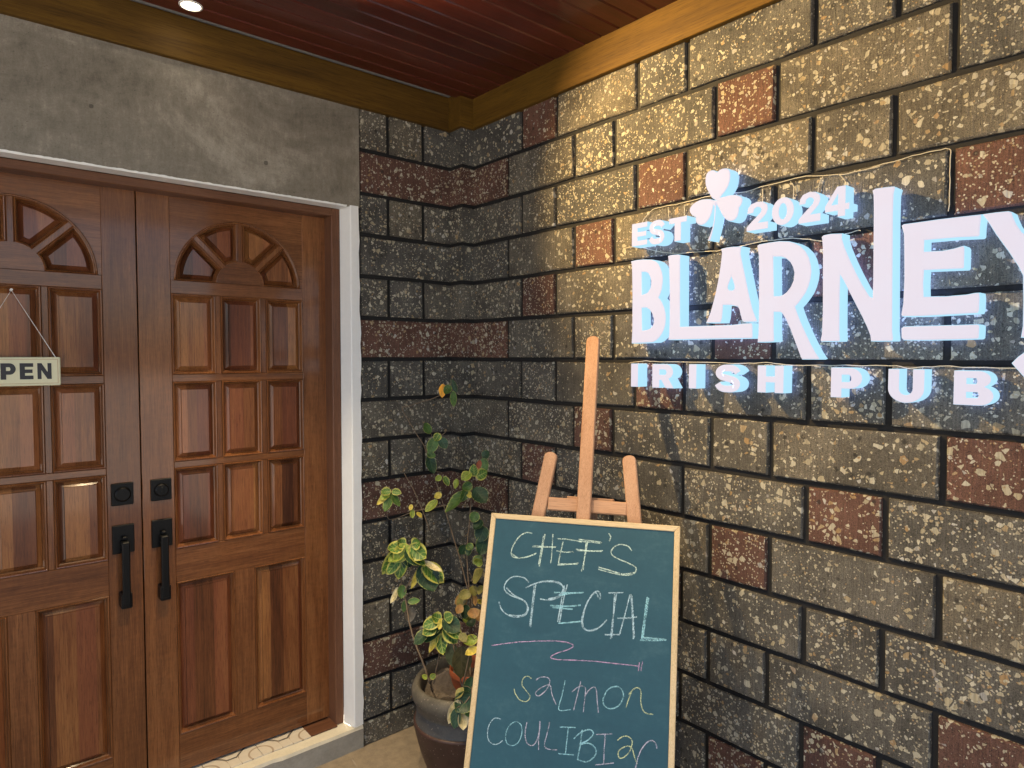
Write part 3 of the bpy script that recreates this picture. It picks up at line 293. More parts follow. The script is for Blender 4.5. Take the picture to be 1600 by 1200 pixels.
# sign
M['face']=emit('lit_letter_face',(.88,.85,1.0),.25,(.88,.83,.97))
M['side']=emit('lit_letter_side',(.46,.80,1.0),.31)
M['back']=emit('lit_letter_back',(.30,.46,1.0),1.7)
M['lens']=emit('lamp_lens',(1,.86,.62),7)
# chalkboard
t=NT('chalkboard_green'); p=t.pos(); sm=t.math('ADD',t.math('MULTIPLY',t.noise(t.scale(p,(1,1,1.6)),6,5,.65,.8),.72),t.math('MULTIPLY',t.noise(t.scale(p,(1.2,1.2,6)),5,4,.7,1.5),.28)); fine=t.noise(p,60,4,.7)
f=t.math('ADD',t.math('MULTIPLY',sm,.7),t.math('MULTIPLY',fine,.3))
t.base(t.ramp(f,[(.36,(.007,.056,.084)),(.54,(.0105,.068,.098)),(.72,(.034,.100,.128))])); t.rough(.55); t.bump(fine,.05,.001); M['board']=t.m
def chalk(name,c):
    t=NT(name); p=t.pos(); t.base(c); t.rough(.9); n_=t.noise(p,520,3,.8); n2=t.noise(p,70,2)
    t.set(t.b.inputs['Alpha'],t.rng(t.math('ADD',n_,t.math('MULTIPLY',t.math('SUBTRACT',n2,.5),.35)),.36,.62,.06,.86)); return t.m
CH={'g':chalk('chalk_pale_green',(.64,.82,.72)),'b':chalk('chalk_pale_blue',(.50,.70,.80)),'c':chalk('chalk_cyan',(.36,.70,.80)),'p':chalk('chalk_pink',(.66,.42,.66)),'y':chalk('chalk_yellow',(.66,.74,.42)),'v':chalk('chalk_lilac',(.58,.56,.70))}
# pot
def potmat(name,lo,hi,rough):
    t=NT(name); p=t.pos(); f=t.math('ADD',t.math('MULTIPLY',t.noise(p,14,5,.65),.6),t.math('MULTIPLY',t.noise(p,130,3,.7),.4)); sp=t.vor(p,60)
    c=t.ramp(f,[(.3,lo),(.7,hi)]); c=t.mix(t.math('MULTIPLY',t.math('LESS_THAN',sp.outputs['Distance'],.13),.6),c,(.30,.24,.2)); t.base(c); t.rough(rough); t.bump(f,.35,.004); return t.m
M['pot_rim']=potmat('pot_grey_rim',(.040,.036,.029),(.125,.113,.090),.62)
M['pot_neck']=potmat('pot_shaded_neck',(.038,.040,.044),(.085,.086,.088),.6)  # the rim's cast shadow painted into the neck as darker grey-blue
M['pot_body']=potmat('pot_brown_body',(.030,.014,.011),(.070,.033,.026),.5)
M['pot_foot']=potmat('pot_grey_foot',(.06,.062,.068),(.12,.12,.125),.65)
M['soil']=plain('gravelly_soil',(.13,.105,.085),.95,.5,60,.9,.01,bs=120)
M['stem']=plain('grey_stem',(.16,.115,.075),.8,.3,60,.3,.002)
def leafm(name,cen,mar,mw,vein=None,rough=.5,tr=.25):
    t=NT(name); uv=t.n('UVMap'); s=t.n('SeparateXYZ'); t.set(s.inputs[0],uv.outputs[0]); p=t.pos()
    r=t.math('ABSOLUTE',t.math('SUBTRACT',t.math('MULTIPLY',s.outputs[0],2),1))
    ed=t.math('MAXIMUM',r,t.math('ABSOLUTE',t.math('SUBTRACT',t.math('MULTIPLY',s.outputs[1],1.8),.9)))
    n_=t.noise(p,130,3,.6)
    m=t.rng(t.math('ADD',ed,t.math('MULTIPLY',t.math('SUBTRACT',n_,.5),.55)),1-mw-.05,1-mw+.07)
    c=t.mix(t.rng(t.noise(p,60,3),.35,.65),cen,tuple(v*1.7 for v in cen))
    if vein:
        ph=t.math('ADD',t.math('MULTIPLY',s.outputs[1],34),t.math('MULTIPLY',r,-9)); vs=t.math('MULTIPLY',t.rng(t.math('SINE',ph),.72,.95),.55)
        c=t.mix(vs,c,vein); c=t.mix(t.math('MULTIPLY',t.math('LESS_THAN',r,.07),.7),c,vein)
    c=t.mix(m,c,mar); c=t.mix(.35,c,t.ramp(t.rand(),[(0,(.65,.7,.6)),(1,(1.25,1.2,1.1))]),'MULTIPLY'); t.base(c); t.rough(rough)
    tl=t.n('BsdfTranslucent'); t.set(tl.inputs[0],c); mx=t.n('MixShader'); mx.inputs[0].default_value=tr
    t.t.links.new(t.b.outputs[0],mx.inputs[1]); t.t.links.new(tl.outputs[0],mx.inputs[2]); t.t.links.new(mx.outputs[0],t.out.inputs[0])
    t.bump(t.math('MULTIPLY',t.rng(r,0,.12),1),.2,.002); return t.m
YG=(.46,.46,.11); CR=(.62,.55,.30)
LM={'var':leafm('leaf_variegated',(.050,.125,.022),YG,.27,(.36,.42,.10)),'green':leafm('leaf_green',(.050,.110,.026),(.34,.38,.10),.13,(.13,.2,.05)),'dark':leafm('leaf_dark',(.012,.042,.020),(.30,.34,.12),.07,(.06,.11,.05)),
 'lime':leafm('leaf_lime',(.17,.24,.030),(.50,.47,.10),.18,(.40,.42,.10)),'yellow':leafm('leaf_yellow',(.50,.41,.07),(.62,.52,.17),.2),'orange':leafm('leaf_orange',(.66,.30,.02),(.68,.38,.05),.1),
 'cream':leafm('leaf_cream',(.55,.47,.26),(.66,.60,.42),.3),'grey':leafm('leaf_withered',(.22,.19,.155),(.27,.23,.18),.1),'grey2':leafm('leaf_dull',(.045,.06,.042),(.08,.09,.06),.06),
 'olivedark':leafm('leaf_olive_dark',(.055,.052,.022),(.10,.09,.04),.08,(.10,.09,.05)),'olive':leafm('leaf_olive',(.17,.16,.045),(.34,.28,.09),.15,(.3,.26,.1)),'rust':leafm('leaf_rust',(.30,.16,.06),(.42,.28,.10),.2,(.40,.25,.10)),
 'red':leafm('leaf_red',(.24,.06,.022),(.30,.09,.03),.1),'brown':leafm('leaf_brown',(.20,.10,.045),(.24,.13,.06),.1)}
# ------------------------------------------------------------ setting
def struct(name,mb,mat): return tag(mb.build(name,mat),kind='structure')
HC=2.785; X0=-3.6; Y0=-3.5
b=MB(); b.add([(-60,-60,-.006),(60,-60,-.006),(60,60,-.006),(-60,60,-.006)],[(0,1,2,3)]); struct('ground',b,M['outside'])
b=MB(); b.box(X0-.3,.0,Y0-.2,.0,-.10,0); struct('porch_floor',b,M['sand'])
b=MB(); b.box(X0-.3,.4,Y0-.4,.6,HC+.02,HC+.2); struct('porch_roof',b,M['roof'])
# ceiling of planks
ce=bpy.data.objects.new('ceiling',None); col.objects.link(ce); ce.location=(-1.8,-1.7,HC); WL[ce.name]=Vector(ce.location); tag(ce,kind='structure')
k=0; y=-.071
LAMPS=[(-1.189,-.149),(-1.06,-.425),(-1.22,-1.13),(-1.27,-2.05)]
while y>Y0-.1:
    y1=y-.0795; c=.006
    x0,x1=X0-.2,-.0205
    prof=[(y,HC+.018),(y,HC+c),(y-c*.9,HC),(y1+c*.9,HC),(y1,HC+c),(y1,HC+.018)]
    V=[(xx,a,z) for xx in(x0,x1) for a,z in prof]; n=6
    F=[(i,(i+1)%n,n+(i+1)%n,n+i) for i in range(n)]+[tuple(range(n)),tuple(range(n,2*n))[::-1]]
    mk('plank',V,F,M['plank'],ce); y-=.080; k+=1
# beams (trim boards under the ceiling)
ZB=2.657; ZT=HC+.017
CW,CD=.066,.090   # corner pier
b=MB(); b.box(X0-.2,-CW-.0205,-.020,.06,ZB,ZT,.002); tag(b.build('wooden_beam',M['beam_x']),'golden brown timber board running above the grey concrete lintel, under the red ceiling','beam','timber boards round the ceiling edge')
b=MB(); b.box(-.020,.06,Y0,-CD-.0205,ZB,ZT,.002); tag(b.build('wooden_beam',M['beam_y']),'golden brown timber board running above the stone wall that carries the lit sign','beam','timber boards round the ceiling edge')
b=MB()
pr=[(-CW-.020,.05),(-CW-.020,-CD-.020),(.05,-CD-.020),(.05,-CD),(-CW,-CD),(-CW,.05)]
V=[(x,y,z) for z in(ZB-.001,ZT) for x,y in pr]; F=[(i,(i+1)%6,6+(i+1)%6,6+i) for i in range(6)]+[(0,1,4,5),(1,2,3,4),(6,7,10,11),(7,8,9,10)]
b.add(V,F); tag(b.build('wooden_beam',M['beam_z']),'short corner timber board wrapped round the pier where the two long boards meet','beam','timber boards round the ceiling edge')
# ------------------------------------------------------------ stone wall
sw=empty('stone_wall',(0,0,0),'corner wall of speckled grey and red stone blocks with black joints, carrying the lit sign','wall')
b=MB(); dq=.012
b.box(-.515,.30,dq,.30,.0,ZT); b.box(dq,.30,Y0-.1,dq-.001,.0,ZT-.001); b.box(-CW+dq,dq+.02,-CD+dq,dq+.02,.0,ZT-.002)
b.build('mortar_backing',M['mortar'],sw)
def brick(path,z0,z1,red):
    """a block that follows a plan path (list of (x,y), face to the right of travel), joints already taken off"""
    pts=[]
    for i in range(len(path)-1):
        a,c=Vector(path[i]),Vector(path[i+1]); L=(c-a).length; n=max(1,round(L/.11))
        for j in range(n): pts.append((a+(c-a)*j/n, i))
    pts.append((Vector(path[-1]),len(path)-2))
    nor=[]
    for i in range(len(path)-1):
        d=(Vector(path[i+1])-Vector(path[i])).normalized(); nor.append(Vector((d.y,-d.x)))
    V=[];F=[];N=len(pts); ch=.0045
    pj_=rng.uniform(-.0018,.0012)
    for i,(p,s) in enumerate(pts):
        n=nor[s]
        corner=any((p-Vector(q)).length<1e-6 for q in path[1:-1])
        if corner: n=nor[s-1]+nor[s]     # mitre
        e=1 if i==0 else(-1 if i==N-1 else 0)
        t=Vector((-nor[s].y,nor[s].x))
        jz=lambda a:rng.uniform(-a,a)
        zb,zt=z0+jz(.0016),z1+jz(.0016); dp=pj_+jz(.0008)
        pb=p-n*.02; pm=p+n*(dp-ch); pf=p+n*dp+t*(ch*e)
        if e: zbi,zti=zb+ch,zt-ch
        else: zbi,zti=zb+ch,zt-ch
        V+=[(pb.x,pb.y,zt),(pm.x,pm.y,zt),(pf.x,pf.y,zti),(pf.x,pf.y,zbi),(pm.x,pm.y,zb),(pb.x,pb.y,zb)]
    for i in range(N-1):
        for k in range(5): F.append((i*6+k,i*6+k+1,(i+1)*6+k+1,(i+1)*6+k))
    F.append((0,1,2,3,4,5)); o=(N-1)*6; F.append((o+5,o+4,o+3,o+2,o+1,o))
    mk('brick',V,F,M['red' if red else 'grey'],sw)
REDS={(0,0),(2,2),(4,0),(4,4),(6,2),(8,0),(8,4),(10,2),(12,0),(12,4)}      # even rows, index of left joint
REDQ={(1,3),(3,1),(3,5),(5,3),(7,1),(7,5),(9,3),(11,1),(11,5),(13,3),(15,1)}
J=.0078; JH=.0083
ZZ=list(ZK)+[0.0-JH]
for row in range(16):
    z1=ZZ[row]-JH if row else ZB+.01; z0=ZZ[row+1]+JH
    even=row%2==0; js=PJ if even else QJ
    for i in range(len(js)-1):
        brick([(0,-js[i]-J),(0,-js[i+1]+J)],z0,z1,(row,i) in (REDS if even else REDQ))
    wrap=[(-CW,0),(-CW,-CD),(0,-CD),(0,-js[0]+J)]
    if even:
        a0,a1,a2=AJ
        brick([(-.510,0),(-a1-J,0)],z0,z1,False); brick([(-a1+J,0),(-a2-J,0)],z0,z1,False)
        brick([(-a2+J,0)]+wrap,z0,z1,False)
    else: brick([(-.510,0)]+wrap,z0,z1,row in(1,5,9,13))
# ------------------------------------------------------------ concrete wall, white trim
DC=-2.613   # mirror axis sum for the two leaves
b=MB(); ZL=2.258
b.box(X0-.2,-.5155,.0015,.22,ZL,ZT-.003)
b.box(X0-.2,DC+.56,.0015,.22,0,ZL-.0005)
tag(b.build('concrete_wall',M['concrete']),'bare stained grey concrete lintel and wall over the wooden double door','wall')
def ragged(edge0,edge1,fn,n): 
    return [fn(edge0+(edge1-edge0)*i/n) for i in range(n+1)]
V=[];F=[]; N=46
for i in range(N+1):
    z=.100+(2.262-.100)*i/N; xr=-.5135+rng.uniform(-.004,.003)-(.004 if z>1.8 else 0)
    V+=[(-.5750,.0605,z),(-.5595,.0,z),(-.556,-.0035,z),(xr-.004,-.0045,z),(xr,.004,z),(xr,.02,z)]
for i in range(N):
    for k in range(5): F.append((i*6+k,i*6+k+1,i*6+k+7,i*6+k+6))
tr=mk('plaster_trim',V,F,M['white'],None); tag(tr,'white painted plaster strip between the brown door frame and the stone blocks','trim','white plaster edging of the doorway')
V=[];F=[]; N=190
for i in range(N+1):
    xx=-2.05+(1.476)*i/N; zt=2.2615+rng.uniform(-.001,.001)+.002*max(0,mnoise.noise((xx*14,0,3)))+.0025*max(0,mnoise.noise((xx*45,7,3)))
    V+=[(xx,.058,2.2535),(xx,-.001,2.2545),(xx,-.0035,zt-.001),(xx,.004,zt+.001)]
for i in range(N):
    for k in range(3): F.append((i*4+k,i*4+k+1,i*4+k+5,i*4+k+4))
tr=mk('plaster_trim',V,F,M['white'],None); tag(tr,'thin ragged white plaster line between the concrete and the brown door header','trim','white plaster edging of the doorway')
# ------------------------------------------------------------ door frame
df=empty('doorway',(DC/2,.06,.1),'brown wooden frame surrounding the double door','door frame')
ZH=2.222; FY=.060; DY=.125
def XM(x,m): return DC-x if m else x
for m in(0,1):
    b=MB()
    x0,x1=sorted((XM(-.5752,m),XM(-.6115,m))); b.box(x0,x1,FY,.20,.100,2.2535,.003)
    b.build('jamb',M['frame'],df)
    b=MB(); x0,x1=sorted((XM(-.6117,m),XM(-.618,m))); b.box(x0,x1,DY+.002,.19,.100,ZH-.001); b.build('stop',M['frame'],df)
b=MB(); b.box(DC+.6102,-.6102,FY,.20,ZH,2.2535,.003); b.build('header',M['frame_x'],df)
b=MB(); b.box(-.727,-.6105,.048,.150,.098,.1045,.0015); b.build('sill_block',M['frame_x'],df)
b=MB(); b.box(DC+.58,-.58,.1985,.24,.0,2.4); b.build('dark_backing',M['mortar'],df)
# ------------------------------------------------------------ step and tiles
st_=empty('doorstep',(DC/2,0,0),'low grey cement doorstep with cream painted top edge','step')
V=[];F=[];N=40
for i in range(N+1):
    xx=-2.06+(1.541)*i/N; j=lambda a:rng.uniform(-a,a)
    zf=.094+(0.004 if xx<-.9 else 0)
    V+=[(xx,-.006+j(.0015),0),(xx,-.005+j(.0015),zf-.012+j(.001)),(xx,.000,zf+j(.001)),(xx,.06,.0985),(xx,.2,.0985),(xx,.2,0)]
mi=[]
for i in range(N):
    for k in range(5): F.append((i*6+k,i*6+k+1,i*6+k+7,i*6+k+6)); mi.append(0 if k==0 else 1)
F.append(tuple(range(6)));mi.append(0);F.append(tuple(N*6+k for k in range(6))[::-1]);mi.append(0)
mk('step_block',V,F,[M['step'],M['nosing']],st_,mi=mi)
for i in range(-1,7):
    x1=-.9232-.2*(i)-.001+.0; x0=x1-.198
    if i==-1: x1=-.7275
    b=MB(); b.box(x0,x1,.045,.175,.0975,.1035,.0008); b.build('tile',M['tile'],st_)
# ------------------------------------------------------------ doors
def loft(rings,cap=True):
    V=[];F=[];n=len(rings[0])
    for r in rings: V+=r
    for i in range(len(rings)-1):
        for k in range(n): F.append((i*n+k,i*n+(k+1)%n,(i+1)*n+(k+1)%n,(i+1)*n+k))
    if cap: F.append(tuple((len(rings)-1)*n+k for k in range(n)))
    return V,F
PROF=[(0,.02),(0,.0),(.002,-.0028),(.005,-.0020),(.009,.0095),(.0122,.0120),(.0135,.0175),(.0285,.0085),(.0292,.0020)]
def door(m,label):
    s=-1 if m else 1
    d=empty('door',(XM(-.955,m),DY,.112),label,'door','pair of carved wooden door leaves')
    fx=lambda V:[(XM(x,m),y,z) for x,y,z in V]
    def bar(name,x0,x1,z0,z1,mat,y=DY,c=.0015):
        x0,x1=sorted((XM(x0,m),XM(x1,m))); b=MB(); b.box(x0,x1,y,y+.04,z0,z1,c); return b.build(name,mat,d)
    ZD0,ZD1=.112,2.236
    bar('stile',-1.3045,-1.2002,ZD0,ZD1,M['door_z']); bar('stile',-.7098,-.6045,ZD0,ZD1,M['door_z'])
    L,Rr=-1.2,-.71
    bar('rail',L,Rr,ZD0,.2505,M['door_x']); bar('rail',L,Rr,.8235,.9465,M['door_x'])
    bar('rail',L,Rr,1.8765,1.9245,M['door_x'])
    bar('muntin',-.9925,-.9175,.251,.823,M['door_z'])
    for z0,z1 in((1.2435,1.2665),(1.5575,1.5845)): bar('muntin',L,Rr,z0,z1,M['door_x'],DY+.0008)
    for x0,x1 in((-1.0485,-1.0295),(-.8795,-.8595)):
        for z0,z1 in((.947,1.243),(1.267,1.557),(1.585,1.876)): bar('muntin',x0,x1,z0,z1,M['door_z'],DY+.0012)
    def panel(x0,x1,z0,z1):
        rings=[]
        for i,dp in PROF: rings.append(fx([(x0+i,DY+dp,z0+i),(x1-i,DY+dp,z0+i),(x1-i,DY+dp,z1-i),(x0+i,DY+dp,z1-i)]))
        V,F=loft(rings); n=len(F); mi=[0]*(6*4)+[1]*(n-24)
        if not m: F=[f[::-1] for f in F]
        mk('panel',V,F,[M['door_m'],M['door_p']],d,mi=mi,recalc=False)
    for c in((-1.1995,-1.049),(-1.029,-.880),(-.859,-.7105)):
        for r in((.947,1.243),(1.267,1.557),(1.585,1.876)): panel(*c,*r)
    panel(-1.1995,-.993,.251,.823); panel(-.917,-.7105,.251,.823)
    # arched top rail
    cx,cz,RO,RI=-.955,1.925,.227,.086
    NA=36; rings=[[],[],[],[]]
    V=[];F=[]
    for i in range(NA+1):
        a=PI*i/NA; ca,sa=math.cos(a),math.sin(a)
        kx=(Rr-cx)/abs(ca) if abs(ca)>1e-6 else 9; kz=(ZD1-cz)/sa if sa>1e-6 else 9; k=min(kx,kz)
        ox,oz=cx+ca*k,cz+sa*k; ix,iz=cx+RO*ca,cz+RO*sa
        V+=[(ox,DY+.04,oz),(ox,DY,oz),(ix,DY,iz),(ix,DY+.03,iz)]
    # corners of the rectangle
    for i in range(NA):
        for k in range(3): F.append((i*4+k,i*4+k+1,i*4+k+5,i*4+k+4))
    # fill the two cut corners with the exact corner point
    for sx in(1,-1):
        cxp=(Rr if sx>0 else L)
        idx=[i for i in range(NA) if (abs(V[i*4+1][0]-cxp)<1e-6)!=(abs(V[i*4+5][0]-cxp)<1e-6)]
        for i in idx:
            V.append((cxp,DY,ZD1)); F.append((i*4+1,i*4+5,len(V)-1))
    mk('top_rail',fx(V),F,M['door_x'],d)
    b=MB(); P=[(cx+(RO+.0035)*math.cos(PI*i/NA),DY-.0005,cz+(RO+.0035)*math.sin(PI*i/NA)) for i in range(NA+1)]
    b.tube(fx(P),.0042,6); b.build('arch_bead',M['door_m'],d,smooth=True)
    # hub
    NH=20; V=[(cx+RI*math.cos(PI*i/NH),yy,cz+RI*math.sin(PI*i/NH)) for yy in(DY,DY+.03) for i in range(NH+1)]
    F=[tuple(range(NH+1)),tuple(range(NH+1,2*NH+2))[::-1]]+[(i,i+1,NH+2+i,NH+1+i) for i in range(NH)]
    mk('hub',fx(V),F,M['door_x'],d)
    for a in(PI/4,PI/2,3*PI/4):
        ca,sa=math.cos(a),math.sin(a); hw=.0115; prof=[(-hw,.03),(-hw,.002),(-hw+.004,-.001),(hw-.004,-.001),(hw,.002),(hw,.03)]
        V=[];F=[]
        for rr_ in(RI-.002,RO+.001):
            for o,y in prof: V.append((cx+rr_*ca-o*sa,DY+y,cz+rr_*sa+o*ca))
        F=[(i,i+1,7+i,6+i) for i in range(5)]+[tuple(range(6)),tuple(range(6,12))[::-1]]
        mk('spoke',fx(V),F,M['door_z'],d)
    for q in range(4):
        a1,a2=q*PI/4,(q+1)*PI/4; h1=0 if q==0 else .0115; h2=0 if q==3 else .0115
        rings=[]
        for i,dp in PROF:
            i2=i*.8; ri,ro=RI+i2,RO-i2
            ring=[]
            A0,A1=a1+math.asin((h1+i2)/ri),a2-math.asin((h2+i2)/ri)
            if A1<A0: A0=A1=(A0+A1)/2
            for k in range(5): a=A0+(A1-A0)*k/4; ring.append((cx+ri*math.cos(a),DY+dp*1.35,cz+ri*math.sin(a)))
            B0,B1=a1+math.asin((h1+i2)/ro),a2-math.asin((h2+i2)/ro)
            for k in range(9): a=B1+(B0-B1)*k/8; ring.append((cx+ro*math.cos(a),DY+dp*1.35,cz+ro*math.sin(a)))
            rings.append(fx(ring))
        V,F=loft(rings); n=len(F); mi=[0]*(6*14)+[1]*(n-84)
        if m: F=[f[::-1] for f in F]
        mk('fan_panel',V,F,[M['door_m'],M['door_p']],d,mi=mi,recalc=False)
    # hardware
    xl=XM(-1.2455,m)
    b=MB(); b.box(xl-.0335,xl+.0335,DY-.010,DY,1.134,1.211,.002); lk=b.build('deadbolt',M['black'],d)
    b=MB(); prof=[(.0,-.024),(.018,-.024),(.0225,-.021),(.024,-.010)] if not m else [(.0,-.020),(.020,-.020),(.025,-.016),(.0265,-.010)]
    V=[];F=[]
    for r_,y in prof:
        for k in range(24): V.append((xl+r_*math.cos(2*PI*k/24),DY+y,1.1725+r_*math.sin(2*PI*k/24)))
    for i in range(3):
        for k in range(24): F.append((i*24+k,i*24+(k+1)%24,(i+1)*24+(k+1)%24,(i+1)*24+k))
    b.add(V,F)
    if not m: b.box(xl-.004,xl+.004,DY-.0265,DY-.0235,1.160,1.185,.0008)
    b.build('cylinder' if not m else 'knob',M['black'],lk)
    b=MB(); b.box(xl-.0335,xl+.0335,DY-.010,DY,.966,1.065,.002); h=b.build('handle',M['black'],d)
    b=MB(); b.box(xl-.012,xl+.012,DY-.050,DY-.034,.790,1.012,.003); b.box(xl-.012,xl+.012,DY-.036,DY-.009,.986,1.012,.002); b.box(xl-.017,xl+.017,DY-.046,DY-.001,.780,.833,.003)
    b.build('grip',M['black'],h)
    b=MB(); b.box(xl-.007,xl+.007,DY-.034,DY-.0102,1.018,1.028,.002); b.build('thumb_latch',M['black'],h)
    return d
door(0,'right leaf of the wooden double door, next to the white plaster strip')
door(1,'left leaf of the wooden double door, with the OPEN sign hanging on it')
# ------------------------------------------------------------ open sign
og=empty('open_sign',(-1.6605,.100,1.555),'small cream OPEN sign hanging by a white cord on the left door leaf','sign')
sx0,sx1,sz0,sz1=-1.782,-1.5385,1.556,1.6475; SY=.098
b=MB(); b.box(sx0,sx1,SY,SY+.008,sz0,sz1,.0025); b.build('board',M['signboard'],og)
b=MB(); i=.007; t_=.0012
for q in((sx0+i,sx1-i,sz1-i-t_,sz1-i),(sx0+i,sx1-i,sz0+i,sz0+i+t_),(sx0+i,sx0+i+t_,sz0+i,sz1-i),(sx1-i-t_,sx1-i,sz0+i,sz1-i)): b.box(q[0],q[1],SY-.0006,SY+.001,q[2],q[3])
b.build('border_line',M['brownline'],og)
b=MB(); b.tube([(-1.771,SY+.003,1.6445),(-1.6605,.108,1.8565),(-1.550,SY+.003,1.6445)],.0013,6); b.build('cord',M['cord'],og)
b=MB(); b.tube([(-1.6605,.099,1.858),(-1.6605,.126,1.858)],.004,8); b.build('nail',M['cord'],og)
# glyphs in a unit box
def thick(P,h):
    P=catmull([(x,y,0) for x,y in P],5); A=[];B=[]
    for i,p in enumerate(P):
        t=(P[min(i+1,len(P)-1)]-P[max(i-1,0)]).normalized(); n=Vector((-t.y,t.x,0)); A.append(p+n*h); B.append(p-n*h)
    L=[(p.x,p.y) for p in A]+[(p.x,p.y) for p in reversed(B)]
    xs=[p[0] for p in L]; ys=[p[1] for p in L]
    return [[((x-min(xs))/(max(xs)-min(xs)),(y-min(ys))/(max(ys)-min(ys))) for x,y in L]]
def arc(cx,cy,rx,ry,a0,a1,n=10): return [(cx+rx*math.cos(R(a0+(a1-a0)*i/n)),cy+ry*math.sin(R(a0+(a1-a0)*i/n))) for i in range(n+1)]
W_=.36
G={'E':[[(0,0),(1,0),(1,.23),(.38,.23),(.38,.39),(.94,.39),(.94,.61),(.38,.61),(.38,.77),(1,.77),(1,1),(0,1)]],
'T':[[(.31,0),(.69,0),(.69,.76),(1,.76),(1,1),(0,1),(0,.76),(.31,.76)]],'I':[[(0,0),(1,0),(1,1),(0,1)]],
'H':[[(0,0),(.34,0),(.34,.38),(.66,.38),(.66,0),(1,0),(1,1),(.66,1),(.66,.61),(.34,.61),(.34,1),(0,1)]],
'U':[[(0,1)]+arc(.5,.42,.5,.42,180,360,16)+[(1,1),(.68,1)]+arc(.5,.42,.18,.18,360,180,10)+[(.32,1)]],
'P':[[(0,0),(.36,0),(.36,.30)]+arc(.60,.65,.40,.35,-90,90,12)+[(0,1)],[(.36,.53),(.58,.53)]+arc(.58,.64,.07,.11,-60,60,4)+[(.58,.76),(.36,.76)]],
'R':[[(0,0),(.34,0),(.34,.33),(.42,.33),(.62,0),(1,0),(.76,.40)]+arc(.62,.68,.34,.32,-50,90,10)+[(0,1)],[(.34,.56),(.58,.56)]+arc(.58,.66,.07,.1,-60,60,4)+[(.58,.77),(.34,.77)]],
'B':[[(0,0)]+arc(.66,.28,.34,.28,-90,62,10)+arc(.62,.755,.31,.245,-60,90,10)+[(0,1)],[(.33,.22),(.60,.22),(.63,.29),(.60,.38),(.33,.38)],[(.33,.62),(.56,.62),(.59,.69),(.56,.78),(.33,.78)]],
'S':thick([(.88,.70),(.80,.80),(.66,.86),(.5,.87),(.32,.85),(.18,.77),(.16,.66),(.25,.57),(.42,.52),(.60,.48),(.78,.42),(.85,.32),(.80,.2),(.66,.14),(.5,.13),(.32,.14),(.19,.2),(.11,.31)],.125),
'2':[[(.02,.62),(.05,.80),(.18,.94),(.45,1.0),(.75,.97),(.95,.84),(.98,.68),(.9,.52),(.72,.38),(.55,.26),(1.0,.26),(1.0,0),(0,0),(0,.14),(.2,.3),(.45,.47),(.63,.6),(.68,.7),(.62,.78),(.48,.81),(.36,.76),(.31,.62)]],
'0':[arc(.5,.5,.5,.5,0,345,23),arc(.5,.5,.17,.28,0,345,23)],
'4':[[(.52,0),(.84,0),(.84,.2),(1,.2),(1,.42),(.84,.42),(.84,1),(.48,1),(0,.40),(0,.2),(.52,.2)],[(.52,.42),(.28,.42),(.52,.74)]],
'O':[arc(.5,.5,.5,.5,0,345,23),arc(.5,.5,.23,.29,0,345,23)],
'N':[[(0,0),(.28,0),(.28,.56),(.70,0),(1,0),(1,1),(.72,1),(.72,.44),(.30,1),(0,1)]]}
def curve_mesh(loops,ext,bev):
    cu=bpy.data.curves.new('c','CURVE'); cu.dimensions='2D'; cu.fill_mode='BOTH'; cu.extrude=ext; cu.bevel_depth=bev; cu.bevel_resolution=1; cu.offset=-bev
    for L in loops:
        sp=cu.splines.new('POLY'); sp.points.add(len(L)-1); sp.use_cyclic_u=True
        for p,(x,y) in zip(sp.points,L): p.co=(x,y,0,1)
    o=bpy.data.objects.new('tmp',cu); col.objects.link(o)
    dg=bpy.context.evaluated_depsgraph_get(); me=bpy.data.meshes.new_from_object(o.evaluated_get(dg)); bpy.data.objects.remove(o); bpy.data.curves.remove(cu)
    return me
def place(me,name,mats,parent,xf,idx):
    off=WL[parent.name]
    for v in me.vertices: v.co=Vector(xf(v.co))-off
    me.materials.clear()
    for m in mats: me.materials.append(m)
    me.update()
    for p in me.polygons: p.material_index=idx(p)
    me.name=name; return link(name,me,parent)
zb,zt=1.577,1.628
for g,x0,x1 in(('O',-1.7565,-1.706),('P',-1.694,-1.656),('E',-1.646,-1.611),('N',-1.6005,-1.5632)):
    wd=x1-x0; h=zt-zb
    me=curve_mesh([[(x*wd,y*h) for x,y in L] for L in ([arc(.5,.5,.5,.5,0,345,23),arc(.5,.5,.22,.28,0,345,23)] if g=='O' else G[g])],.0004,0)
    place(me,'letter',[M['ink']],og,lambda c:(x0+c.x,SY-.0005-c.z,zb+c.y),lambda p:0)
# ------------------------------------------------------------ pub sign
sg=empty('pub_sign',(-.01,-1.5,1.8),'illuminated white letters EST 2024 BLARNEY IRISH PUB with a shamrock on the stone wall','sign')
sg.location=(-.01,-1.5,1.8); XF=-.065; XB=-.015; HT=.025
def sidx(p):
    if p.normal.x<-.85: return 0
    if p.normal.x>.85: return 2
    return 1
for nm,loops in BIG:
    me=curve_mesh(loops,HT-.004,.004)
    o=place(me,{'clover':'shamrock','bar':'letter_bar','tail':'swash'}.get(nm,'letter'),[M['face'],M['side'],M['back']],sg,lambda c:((XF+XB)/2-c.z,-c.x,c.y),sidx)
for g,y0,y1,z0,z1 in SMALL:
    wd,h=y1-y0,z1-z0
    me=curve_mesh([[(x*wd,y*h) for x,y in L] for L in G[g]],HT-.002,.002)
    place(me,'digit' if g.isdigit() else 'letter',[M['face'],M['side'],M['back']],sg,lambda c:((XF+XB)/2-c.z,-y0-c.x,z0+c.y),sidx)
for P in WIRES:
    b=MB(); Q=catmull(P,4); Q=[q+Vector((-.002,rng.uniform(-.0012,.0012),rng.uniform(-.0015,.0015))) for q in Q]; b.tube(Q,.0012,5); b.build('wire',M['wire'],sg)
